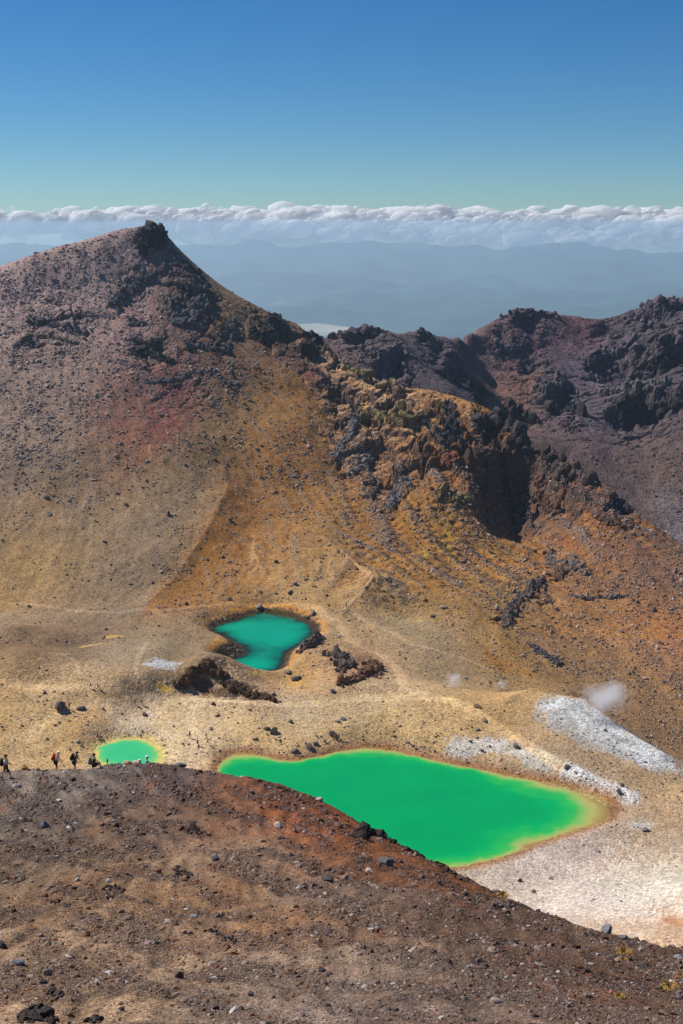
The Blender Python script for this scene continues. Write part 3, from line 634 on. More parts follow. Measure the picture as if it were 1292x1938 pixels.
# mountain: beyond the track, left of the spur; ridge slope: right of it and beyond the gully
spx = np.interp(SB.Y, spur[order, 1], spur[order, 0])
gl = np.array([SB.hit(*p)[:2] for p in [(520, 1135), (600, 1120), (712, 1098), (800, 1210), (900, 1240), (1050, 1310), (1150, 1362), (1290, 1440)]])
gy = np.interp(SB.X, gl[:, 0], gl[:, 1])
reg[(SB.X < spx) & (SB.Y > 405)] = 1
reg[(SB.X >= spx) & (SB.Y > gy)] = 2
reg[PMASK > 0.5] = 3
reg[(DL < 3.2) & (DL > -12)] = 4
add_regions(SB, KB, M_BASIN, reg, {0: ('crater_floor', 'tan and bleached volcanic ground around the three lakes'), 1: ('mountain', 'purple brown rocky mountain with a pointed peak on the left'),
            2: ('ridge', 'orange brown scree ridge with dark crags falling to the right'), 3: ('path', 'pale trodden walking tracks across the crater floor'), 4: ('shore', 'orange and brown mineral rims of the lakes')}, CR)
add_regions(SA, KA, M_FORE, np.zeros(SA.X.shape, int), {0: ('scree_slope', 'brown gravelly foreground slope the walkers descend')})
add_regions(SCW, KC, M_WALL, np.zeros(SCW.X.shape, int), {0: ('crater_wall', 'dark grey purple far crater wall on the right')}, CC)

# ------------------------------------------------------------------ water
def water_mat():
    m, nt, b = new_mat('lake_water'); N = nt.nodes.new; L = nt.links.new
    at = N('ShaderNodeAttribute'); at.attribute_name = 'col'; L(at.outputs['Color'], b.inputs['Base Color'])
    b.inputs['Roughness'].default_value = 0.12; b.inputs['IOR'].default_value = 1.33; b.inputs['Specular IOR Level'].default_value = 0.3
    nz = N('ShaderNodeTexNoise'); nz.inputs['Scale'].default_value = 1.2; nz.inputs['Detail'].default_value = 3
    ge = N('ShaderNodeNewGeometry'); L(ge.outputs['Position'], nz.inputs['Vector'])
    bp = N('ShaderNodeBump'); bp.inputs['Strength'].default_value = 0.15; bp.inputs['Distance'].default_value = 0.05
    L(nz.outputs[0], bp.inputs['Height']); L(bp.outputs[0], b.inputs['Normal'])
    return m
M_WATER = water_mat()
def lake(P, ramp, label, shallow=None, step=0.5, wobble=1.0):
    x = np.arange(P[:, 0].min() - 2, P[:, 0].max() + 2, step); y = np.arange(P[:, 1].min() - 2, P[:, 1].max() + 2, step)
    X, Y = np.meshgrid(x, y); D = sdist(X, Y, P, 10)
    d = -D + wobble * (0.8 * fbm(X / 5, Y / 5, 4, 701) + 0.7 * fbm(X / 1.3, Y / 1.3, 4, 711))
    d = d * np.clip(1.5 + 1.3 * fbm(X / 16, Y / 12, 3, 731), 0.6, 3.2)
    if shallow is not None: d = d * shallow(X, Y)
    ks = np.array([r[0] for r in ramp]); cs = np.array([lin(r[1]) for r in ramp])
    K = np.stack([np.interp(d, ks, cs[:, i]) for i in range(3)], -1)
    K *= (1 + 0.08 * fbm(X / 18, Y / 9, 5, 721))[..., None]
    nr, nc = X.shape; i = np.arange(nr - 1)[:, None] * nc + np.arange(nc - 1)[None]
    q = np.stack([i, i + 1, i + nc + 1, i + nc], -1).reshape(-1, 4)
    q = q[D.ravel()[q].min(1) < 0.8]; u, inv = np.unique(q, return_inverse=True)
    co = np.stack([X, Y, np.zeros_like(X)], -1).reshape(-1, 3)
    o = link('lake', np_mesh('lake', co[u], inv.reshape(q.shape), True, K.reshape(-1, 3)[u]), M_WATER)
    return tag(o, label, kind='structure')
tx = plane_hit(1165, 1536)
def sh1(X, Y):
    t = np.hypot(X - tx[0], (Y - tx[1]) * 1.0); near = sstep(200, 255, Y)
    return 0.11 + 0.89 * sstep(6, 27, t) 
lake(LP[0], [(-1, (134, 94, 52)), (0.2, (156, 126, 70)), (0.8, (176, 168, 96)), (1.6, (136, 176, 90)), (3.0, (50, 174, 78)), (6, (4, 163, 86)), (9, (0, 156, 84)), (24, (0, 152, 86))], 'large bright emerald green lake with yellow shallows behind the foreground slope', sh1)
lake(LP[1], [(-1, (200, 165, 80)), (0.3, (212, 190, 100)), (1.4, (190, 192, 104)), (2.4, (120, 190, 108)), (4.5, (72, 190, 120)), (10, (60, 186, 118))], 'small round pale green pond with a yellow rim', None, 0.4)
lake(LP[2], [(-1, (60, 44, 18)), (0.6, (52, 44, 16)), (1.8, (22, 52, 30)), (3.2, (2, 100, 80)), (6, (0, 132, 98)), (11, (0, 152, 118))], 'teal green lake with a dark brown rim below the mountain', None, 0.5, 1.3)

# ------------------------------------------------------------------ far country, haze, clouds
r = np.geomspace(950, 26000, 300); az = np.radians(np.linspace(-60, 60, 440))
Rg, Ag = np.meshgrid(r, az, indexing='ij'); PX = Rg * np.sin(Ag); PY = Rg * np.cos(Ag)
base = np.interp(Rg, [950, 1600, 3000, 6000, 9000, 13000, 18000, 22000, 26000], [-200, -480, -820, -980, -1000, -1010, -950, -760, -420])
amp = np.interp(Rg, [950, 6000, 11300, 13000, 16000, 20000, 26000], [10, 20, 25, 200, 380, 460, 420])
PZ = base + amp * (ridged(PX / 4200, PY / 3200, 6, 801) - 0.35) + amp * 0.35 * fbm(PX / 1500, PY / 1300, 5, 811)
KP = np.empty(PX.shape + (3,)); KP[:] = lin((48, 70, 60))
KP *= np.clip(1 + 0.9 * fbm(PX / 900, PY / 1400, 6, 821), 0.15, 2.2)[..., None]
def far_at(px, py, z):
    p = plane_hit(px, py, z); return p
for px, py, z, rx, ry, c in [(625, 636, -1000, 420, 700, (168, 160, 132)), (540, 579, -990, 340, 220, (150, 128, 112)), (620, 560, -980, 1500, 700, (44, 62, 56)), (900, 600, -980, 1500, 900, (50, 70, 58))]:
    p = far_at(px, py, z); m = np.exp(-(((PX - p[0]) / rx) ** 2 + ((PY - p[1]) / ry) ** 2))
    KP = blend(KP, c, sstep(0.3, 0.6, m + 0.15 * fbm(PX / 400, PY / 400, 3, 831)))
co = np.stack([PX, PY, PZ], -1).reshape(-1, 3); nr, nc = PX.shape
i = np.arange(nr - 1)[:, None] * nc + np.arange(nc - 1)[None]
q = np.stack([i, i + nc, i + nc + 1, i + 1], -1).reshape(-1, 4)
M_FAR = ground_mat('forest_plain', [(0.0012, 0.25), (0.006, 0.3)], (0.6, 30))
tag(link('plain', np_mesh('plain', co, q, True, KP.reshape(-1, 3)), M_FAR), 'hazy blue forested lowland and hills far below', kind='structure')

def box_mesh(name, x0, x1, y0, y1, z0, z1):
    me = bpy.data.meshes.new(name)
    v = [(x, y, z) for z in (z0, z1) for y in (y0, y1) for x in (x0, x1)]
    me.from_pydata(v, [], [(0, 2, 3, 1), (4, 5, 7, 6), (0, 1, 5, 4), (2, 6, 7, 3), (0, 4, 6, 2), (1, 3, 7, 5)]); return me
hz = bpy.data.materials.new('haze'); hz.use_nodes = True; nt = hz.node_tree
nt.nodes.remove(nt.nodes['Principled BSDF'])
pv = nt.nodes.new('ShaderNodeVolumePrincipled'); pv.inputs['Color'].default_value = (0.62, 0.82, 1.0, 1); pv.inputs['Density'].default_value = 5.6e-5; pv.inputs['Anisotropy'].default_value = 0.3
nt.links.new(pv.outputs[0], nt.nodes['Material Output'].inputs['Volume'])
hzo = link('haze', box_mesh('haze', -24000, 24000, -600, 26400, float(PZ.min()) - 2, 170), hz)
tag(hzo, 'pale blue haze in the air over the lowland', kind='stuff')

# ------------------------------------------------------------------ clouds (beyond the haze)
_ICO = {}
def ico(sub):
    if sub not in _ICO:
        bm = bmesh.new(); bmesh.ops.create_icosphere(bm, subdivisions=sub, radius=1.0)
        _ICO[sub] = (np.array([v.co[:] for v in bm.verts]), np.array([[v.index for v in f.verts] for f in bm.faces])); bm.free()
    return _ICO[sub]
def join(parts):
    co, fa, cl, n = [], [], [], 0
    for c, f, k in parts:
        co.append(c); fa.append(f + n); n += len(c); cl.append(np.broadcast_to(k, c.shape))
    return np.concatenate(co), np.concatenate(fa), np.concatenate(cl)
mc = bpy.data.materials.new('cloud'); mc.use_nodes = True; nt = mc.node_tree; nt.nodes.remove(nt.nodes['Principled BSDF'])
N = nt.nodes.new; L = nt.links.new
df = N('ShaderNodeBsdfDiffuse'); df.inputs[0].default_value = (0.97, 0.96, 0.95, 1); tl = N('ShaderNodeBsdfTranslucent'); tl.inputs[0].default_value = (0.97, 0.96, 0.95, 1); tp_ = N('ShaderNodeBsdfTransparent')
m1 = N('ShaderNodeMixShader'); m1.inputs[0].default_value = 0.35; L(df.outputs[0], m1.inputs[1]); L(tl.outputs[0], m1.inputs[2])
m2 = N('ShaderNodeMixShader'); L(tp_.outputs[0], m2.inputs[1]); L(m1.outputs[0], m2.inputs[2])
ge = N('ShaderNodeNewGeometry'); nz = N('ShaderNodeTexNoise'); nz.inputs['Scale'].default_value = 0.004; nz.inputs['Detail'].default_value = 4; L(ge.outputs['Position'], nz.inputs['Vector'])
mr = N('ShaderNodeMapRange'); mr.inputs[1].default_value = 0.35; mr.inputs[2].default_value = 0.65; mr.inputs[3].default_value = 0.22; mr.inputs[4].default_value = 0.62; L(nz.outputs[0], mr.inputs[0]); L(mr.outputs[0], m2.inputs[0])
L(m2.outputs[0], nt.nodes['Material Output'].inputs['Surface'])
def puff(c, rr, flat, sub, k):
    v, f = ico(sub); p = v.copy()
    d = 0.30 * noise3(v * 1.5 + k, k) + 0.28 * np.abs(noise3(v * 3.0 + k, k + 3))
    p = p * (1 + d)[:, None] * rr; p[:, 2] *= flat; p[:, 0] *= 1.2
    return p + c, f, np.ones(3)
def zc(v, Y): return HCAM + (425 - v) * Y / (FPX * 1.054)
def xc(px, Y): return (px - CX) / FPX * Y / CT * 1.02
parts = []
rc = np.random.default_rng(77)
def bank(px0, px1, Y, top, bot, n, rlo, rhi, sub):
    Y = 27800 + (Y - 37900) * 0.62
    for k in range(n):
        px = rc.uniform(px0, px1); t, bo = top(px), bot(px)
        u = rc.uniform(0, 1); v = bo + (t - bo) * u
        rr = (rlo + (rhi * 1.7 - rlo) * rc.uniform(0, 1) ** 3.0) * (1.25 - 0.75 * u) * Y / 40000; Yk = Y + rc.uniform(-500, 500)
        parts.append(puff(np.array([xc(px, Yk), Yk, zc(v, Yk) - rr * 0.5]), rr, rc.uniform(0.6, 0.85), sub, int(rc.integers(1, 400))))
tpx = [-500, 0, 30, 60, 100, 112, 150, 180, 205, 240, 290, 330, 420, 500, 560, 620, 660, 700, 800, 900, 950, 1000, 1090, 1130, 1180, 1240, 1292, 1900]
tpy = [390, 390, 384, 388, 400, 408, 392, 396, 410, 396, 390, 396, 390, 394, 392, 386, 390, 394, 390, 398, 400, 394, 392, 390, 396, 394, 402, 400]
tp = lambda px: float(np.interp(px, tpx, tpy)) + 6 * float(fbm(np.array([px / 31.]), np.array([3.3]), 3, 5)[0])
bank(-400, 95, 44500, tp, lambda p: 410, 110, 120, 400, 2); bank(115, 205, 44500, tp, lambda p: 414, 36, 120, 320, 2); bank(205, 1700, 46000, tp, lambda p: 408, 330, 130, 460, 2)
sag = lambda p: float(np.interp(p, [-400, 200, 500, 800, 1100, 1700], [-14, -12, -8, 0, 4, 4])) + 5 * float(fbm(np.array([p / 60.]), np.array([9.]), 2, 15)[0])
bank(205, 1700, 43500, lambda p: 403 + sag(p), lambda p: 418 + sag(p), 210, 120, 380, 2); bank(260, 1700, 41200, lambda p: 416 + sag(p), lambda p: 430 + sag(p), 170, 110, 340, 2)
bank(420, 1700, 39300, lambda p: 428 + sag(p), lambda p: 440 + sag(p), 120, 90, 300, 2); bank(760, 1700, 37900, lambda p: 440 + sag(p), lambda p: 450 + sag(p), 60, 80, 240, 2)
co, fa, cl = join(parts)
tag(link('cloud_bank', np_mesh('cloud_bank', co, fa, True), mc), 'long bank of white cumulus cloud along the horizon', kind='stuff')

# ------------------------------------------------------------------ rocks
def rock(seed, sub=2, dims=(1, 1, 1), nplane=14, rough=0.10):
    g = np.random.default_rng(seed); v, f = ico(sub); p = v.copy()
    for _ in range(nplane):
        n = g.normal(size=3); n /= np.linalg.norm(n); d = g.uniform(0.40, 0.76)
        e = p @ n - d; p = p - np.where(e > 0, e, 0)[:, None] * n
    p = p * (1 + rough * noise3(v * 2.2 + seed % 17, seed % 50))[:, None] * 1.25
    return p * np.array(dims), f
def rotz(p, a):
    c, s_ = math.cos(a), math.sin(a); return p @ np.array([[c, s_, 0], [-s_, c, 0], [0, 0, 1]])
def rot_rand(p, g, amt=0.5):
    m = Matrix.Rotation(g.uniform(0, 6.28), 3, 'Z') @ Matrix.Rotation(g.uniform(-amt, amt), 3, 'X') @ Matrix.Rotation(g.uniform(-amt, amt), 3, 'Y')
    return p @ np.array(m).T

def scatter(name, label, P, R, col, srcs, mat_rc):
    """uncountable stones: points carrying size, turn and colour; stones instanced on them"""
    n = len(P); me = bpy.data.meshes.new(name); me.vertices.add(n); me.vertices.foreach_set('co', np.asarray(P, np.float32).ravel())
    g = np.random.default_rng(n)
    def at(nm, ty, key, arr):
        a = me.attributes.new(nm, ty, 'POINT'); a.data.foreach_set(key, np.asarray(arr).ravel())
    sc = R[:, None] * g.uniform(0.7, 1.3, (n, 3)) * np.array([1, 1, 0.8])
    at('rsc', 'FLOAT_VECTOR', 'vector', sc.astype(np.float32)); at('rrot', 'FLOAT_VECTOR', 'vector', np.stack([g.uniform(-.5, .5, n), g.uniform(-.5, .5, n), g.uniform(0, 6.28, n)], 1).astype(np.float32))
    at('rix', 'INT', 'value', g.integers(0, len(srcs), n).astype(np.int32))
    c4 = np.ones((n, 4), np.float32); c4[:, :3] = col; at('rc', 'FLOAT_COLOR', 'color', c4)
    o = link(name, me, mat_rc)
    ng = bpy.data.node_groups.new(name, 'GeometryNodeTree')
    ng.interface.new_socket('Geometry', in_out='INPUT', socket_type='NodeSocketGeometry'); ng.interface.new_socket('Geometry', in_out='OUTPUT', socket_type='NodeSocketGeometry')
    N = ng.nodes.new; L = ng.links.new
    gi = N('NodeGroupInput'); go = N('NodeGroupOutput'); ip = N('GeometryNodeInstanceOnPoints')
    cn = N('GeometryNodeCollectionInfo'); cn.inputs['Collection'].default_value = srcs_col; cn.inputs['Separate Children'].default_value = True; cn.inputs['Reset Children'].default_value = True
    L(gi.outputs[0], ip.inputs['Points']); L(cn.outputs[0], ip.inputs['Instance']); ip.inputs['Pick Instance'].default_value = True
    for nm, ty, so in (('rix', 'INT', 'Instance Index'), ('rrot', 'FLOAT_VECTOR', 'Rotation'), ('rsc', 'FLOAT_VECTOR', 'Scale')):
        a = N('GeometryNodeInputNamedAttribute'); a.data_type = ty; a.inputs['Name'].default_value = nm
        L([x for x in a.outputs if x.enabled][0], ip.inputs[so])
    L(ip.outputs[0], go.inputs[0])
    md = o.modifiers.new('scatter', 'NODES'); md.node_group = ng
    tag(o, label, kind='stuff'); return o
def inst_mat():
    m, nt, b = new_mat('loose_stone'); N = nt.nodes.new; L = nt.links.new
    at = N('ShaderNodeAttribute'); at.attribute_type = 'INSTANCER'; at.attribute_name = 'rc'
    tc = N('ShaderNodeTexCoord'); nz = N('ShaderNodeTexNoise'); nz.inputs['Scale'].default_value = 2.5; nz.inputs['Detail'].default_value = 3
    L(tc.outputs['Object'], nz.inputs['Vector'])
    mr = N('ShaderNodeMapRange'); mr.inputs[1].default_value = 0.3; mr.inputs[2].default_value = 0.7; mr.inputs[3].default_value = 0.7; mr.inputs[4].default_value = 1.3
    L(nz.outputs[0], mr.inputs[0]); mx = N('ShaderNodeVectorMath'); mx.operation = 'SCALE'; L(at.outputs['Color'], mx.inputs[0]); L(mr.outputs[0], mx.inputs['Scale'])
    L(mx.outputs[0], b.inputs['Base Color']); b.inputs['Roughness'].default_value = 0.9; b.inputs['Specular IOR Level'].default_value = 0.25
    return m
M_INST = inst_mat()
srcs_col = bpy.data.collections.new('stone_shapes'); srcs = []
for k in range(8):
    g = np.random.default_rng(900 + k); v, f = rock(910 + k, 1, (1, g.uniform(.65, 1), g.uniform(.55, .95)), 9, 0.0)
    me = np_mesh('stone', v, f, False); me.materials.append(M_INST); o = bpy.data.objects.new('stone_shape', me); srcs_col.objects.link(o); srcs.append(o)

def grid_sample(S, W, n, seed, lo=None):
    """random places on a sheet, as many per picture area as the weight W asks for"""
    px, py = project(S.X, S.Y, S.Z)
    ax = px[:-1, 1:] - px[:-1, :-1]; ay = py[1:, :-1] - py[:-1, :-1]
    area = np.clip(ax * -ay, 0.02, 60) * ((px[:-1, :-1] > -260) & (px[:-1, :-1] < 1560))
    w = (area * W[:-1, :-1]).ravel(); w /= w.sum()
    g = np.random.default_rng(seed); k = g.choice(len(w), n, p=w); i, j = np.divmod(k, S.X.shape[1] - 1)
    u = g.uniform(0, 1, n); v = g.uniform(0, 1, n)
    bl = lambda F: (F[i, j] * (1 - v) + F[i, j + 1] * v) * (1 - u) + (F[i + 1, j] * (1 - v) + F[i + 1, j + 1] * v) * u
    return bl(S.X), bl(S.Y), bl(S.Z), i, j, g
def idw(S, pts, e=6.0):
    P = np.array([S.hit(p[0], p[1])[:2] for p in pts]); V = np.array([p[2] for p in pts]); num = 0; den = 0
    for (x, y), v in zip(P, V):
        w = ((S.X - x) ** 2 + ((S.Y - y) * 0.5) ** 2 + e * e); w = 1 / (w * w); num = num + w * v; den = den + w
    return num / den
# basin, mountain and ridge
RK = idw(SB, [(0, 560, .75), (150, 560, .75), (60, 700, .8), (200, 700, .8), (100, 820, .85), (250, 600, .7), (300, 800, .6), (400, 720, .8), (150, 920, .55), (300, 900, .3), (100, 1000, .12), (250, 1020, .15), (100, 1100, .12), (380, 1000, .3), (350, 1100, .45),
              (520, 780, .35), (560, 900, .6), (450, 900, .35), (520, 1060, .4), (600, 1060, .35), (560, 1120, .35), (680, 950, .75), (800, 1000, .8), (900, 1060, .9), (1000, 1150, .9), (1100, 1200, .8), (1200, 1100, .8), (1250, 1250, .7), (1100, 1260, .7), (950, 1220, .5), (800, 1150, .4),
              (760, 1200, .25), (1200, 1350, .6), (1100, 1000, .6), (1200, 1000, .8), (760, 780, .3), (860, 770, .15), (850, 850, .5), (480, 620, .4), (600, 1260, .4), (700, 1270, .4), (450, 1300, .4), (100, 1250, .25), (200, 1300, .2), (350, 1350, .06), (250, 1380, .08), (600, 1340, .06),
              (600, 1390, .3), (800, 1390, .3), (480, 1380, .25), (950, 1350, .15), (1000, 1430, .3), (1150, 1490, .4), (1100, 1370, .2), (1250, 1450, .35), (1250, 1560, .25), (1050, 1640, .12), (1200, 1680, .15), (100, 1380, .25), (330, 1420, .25)])
patch = 0.25 + 0.5 * sstep(0, 1.5, STB) + 0.7 * sstep(0, 1.5, STW) * (SB.X > 0) + 1.3 * sstep(-0.25, 0.6, fbm(SB.X / 11, SB.Y / 16, 4, 951))
Wt = (RK * patch + 0.5 * np.exp(-((DL - 1.6) / 1.3) ** 2)) * sstep(-0.1, 0.6, DL) * (1 - 0.95 * PMASK)
x, y, z, i, j, g = grid_sample(SB, Wt, 150000, 12)
R = (y / 480) * np.clip(0.17 * g.uniform(0.01, 1, len(x)) ** (-1 / 2.6), 0, 1.15) * (0.8 + 0.5 * RK[i, j])
ground = KB[i, j]; lava = lin((166, 150, 142)) * np.clip(g.normal(1, 0.35, len(x)), 0.35, 2.0)[:, None]
mixk = np.clip(g.normal(0.50, 0.2, len(x)) - 0.12 * (x > 20), 0.05, 1)[:, None]
scatter('loose_rocks', 'countless loose rocks strewn over mountain, ridge and crater floor', np.stack([x, y, z + R * 0.15], 1), R, ground * (1 - mixk) * 0.95 + lava * mixk, srcs, M_INST)
x, y, z, i, j, g = grid_sample(SCW, 0.4 + 1.2 * sstep(-.2, .6, fbm(SCW.X / 25, SCW.Y / 30, 4, 961)), 24000, 13)
R = (y / 800) * np.clip(0.32 * g.uniform(0.02, 1, len(x)) ** (-1 / 2.4), 0, 1.8)
scatter('far_loose_rocks', 'countless dark loose rocks on the far crater wall', np.stack([x, y, z], 1), R, KC[i, j] * np.clip(g.normal(1.0, 0.35, len(x)), .4, 2)[:, None], srcs, M_INST)
# gravel of the foreground
x, y, z, i, j, g = grid_sample(SA, (0.05 + gravel_band * (0.4 + 0.6 * sstep(-1, 1, STA))) * sstep(6, 12, SA.Y), 380000, 14)
R = (y / 24) ** 0.85 * np.clip(0.0105 * g.uniform(0.0006, 1, len(x)) ** (-1 / 2.8), 0, 0.11)
tone = np.clip(g.normal(0.95, 0.38, len(x)), 0.3, 2.6)[:, None]
pal = lin((138, 120, 110)) * tone; pal = np.where(g.uniform(0, 1, (len(x), 1)) < 0.30, lin((116, 76, 56)) * tone, pal); pal = np.where(g.uniform(0, 1, (len(x), 1)) < 0.05, lin((205, 198, 190)), pal)
mk = np.clip(g.normal(0.48, 0.2, len(x)), 0, 1)[:, None]
scatter('gravel', 'countless gravel and small stones covering the foreground slope', np.stack([x, y, z + R * 0.1], 1), R, KA[i, j] * (1 - mk) * 0.9 + pal * mk, srcs, M_INST)

# ------------------------------------------------------------------ crags and outcrops: each a body of jointed blocks
GREY = (90, 83, 83); DARK = (64, 58, 58); BROWN = (112, 84, 66); TAN = (172, 134, 96); PURP = (96, 84, 90); RUST = (122, 78, 52); PALE = (182, 172, 158); OLIVE = (128, 110, 74)
def outcrop(label, S, pts, n, r, spread, tall=1.0, col=GREY, sub=2, name='rock_outcrop', cat='outcrop', seed=0, group=None, core=1.0):
    g = np.random.default_rng(2000 + seed + int(pts[0][0] * 7 + pts[0][1]))
    H = np.array([S.hit(*p) for p in pts]); o0 = H.mean(0)
    if len(H) == 1: H = np.array([H[0] - [r[1] * .6 * H[0][1] / FPX, 0, 0], H[0] + [r[1] * .6 * H[0][1] / FPX, 0, 0]])
    cum = np.r_[0, np.cumsum(np.linalg.norm(np.diff(H, axis=0), axis=1))]; m = o0[1] / FPX
    parts = []; base = lin(col)
    if core > 0:                                                    # the jointed body of the outcrop
        wid = (spread * 1.0 + r[1] * 0.55) * m; hgt = r[1] * tall * 0.62 * m * core; blk = max(r[1] * 0.62 * m, 0.25)
        ns = int(np.clip(cum[-1] / (blk * 0.22), 14, 90)); nc = 22
        T = np.linspace(0, cum[-1], ns); L = np.stack([np.interp(T, cum, H[:, k]) for k in range(3)], 1)
        for _ in range(2): L[1:-1] = (L[:-2] + 2 * L[1:-1] + L[2:]) / 4
        tn = np.gradient(L[:, :2], axis=0); tn /= np.linalg.norm(tn, axis=1)[:, None] + 1e-9; pr = np.stack([-tn[:, 1], tn[:, 0]], 1)
        ex = wid * 0.9
        e = np.minimum(np.minimum(T, cum[-1] - T) / (cum[-1] * 0.22 + 1e-6), 1) ** 0.5
        hn = hgt * e * (0.75 + 0.55 * fbm(T / (blk * 3) + seed, T * 0 + 3.3, 3, seed)); wn_ = wid * (0.45 + 0.55 * e) * (0.8 + 0.4 * fbm(T / (blk * 2.5) + seed, T * 0 + 8.8, 3, seed + 4))
        th = np.linspace(0, np.pi, nc)
        cx_ = np.sign(np.cos(th)) * np.abs(np.cos(th)) ** 0.6; sz = np.sin(th) ** 0.45
        P = np.empty((ns, nc, 3))
        P[..., 0] = L[:, None, 0] + pr[:, None, 0] * wn_[:, None] * cx_ ; P[..., 1] = L[:, None, 1] + pr[:, None, 1] * wn_[:, None] * cx_
        gz = S.sample(P[..., 0], P[..., 1])
        P[..., 2] = gz * 0.65 + gz.mean(1)[:, None] * 0.35 + hn[:, None] * (sz * 1.35 - 0.35)
        F = P.reshape(-1, 3); v1, e1 = cells3(F / blk + seed * 1.7, seed % 90); v2, e2 = cells3(F / (blk * 0.42) + seed, (seed + 9) % 90)
        nn = np.stack([np.repeat(pr[:, None, 0] * cx_, 1, 0).ravel() if False else (pr[:, None, 0] * cx_).ravel(), (pr[:, None, 1] * cx_).ravel(), np.tile(sz, ns)], 1); nn /= np.linalg.norm(nn, axis=1)[:, None] + 1e-9
        disp = (v1 - 0.5) * blk * 0.85 + (v2 - 0.5) * blk * 0.30 - 0.30 * blk * (1 - sstep(0.0, 0.16, e1)) - 0.10 * blk * (1 - sstep(0, 0.2, e2))
        F = F + nn * disp[:, None]
        i = np.arange(ns - 1)[:, None] * nc + np.arange(nc - 1)[None]
        q = np.concatenate([np.stack([i, i + 1, i + nc + 1], -1).reshape(-1, 3), np.stack([i, i + nc + 1, i + nc], -1).reshape(-1, 3)])
        parts.append((F - o0, q, base * (0.75 + 0.55 * v1 * 0.6 + 0.25 * v2)[:, None]))
    nb = int(n * 0.55) if core > 0 else n
    for k in range(nb):
        t = g.uniform(0, cum[-1]); p = np.array([np.interp(t, cum, H[:, a]) for a in range(3)])
        p[:2] += np.clip(g.normal(0, 1, 2), -1.6, 1.6) * (spread * .8 + r[1] * .25) * m; p[2] = float(S.sample(p[0], p[1]))
        rr = m * (r[0] + (r[1] * 0.8 - r[0]) * g.uniform(0, 1) ** 1.9)
        v, f = rock(int(g.integers(1, 10 ** 6)), 2, (1, g.uniform(.6, 1), 1), 10, 0.10)
        v = rot_rand(v, g, 0.6) * rr; v[:, 2] *= min(tall, 1.3) * g.uniform(.75, 1.2)
        parts.append((v + p + np.array([0, 0, rr * 0.30]) - o0, f, base * g.uniform(.7, 1.3)))
    co, fa, cl = join(parts)
    ob = link(name, np_mesh(name, co, fa, False, cl), M_CRAG); ob.location = o0
    return tag(ob, label, cat, group)
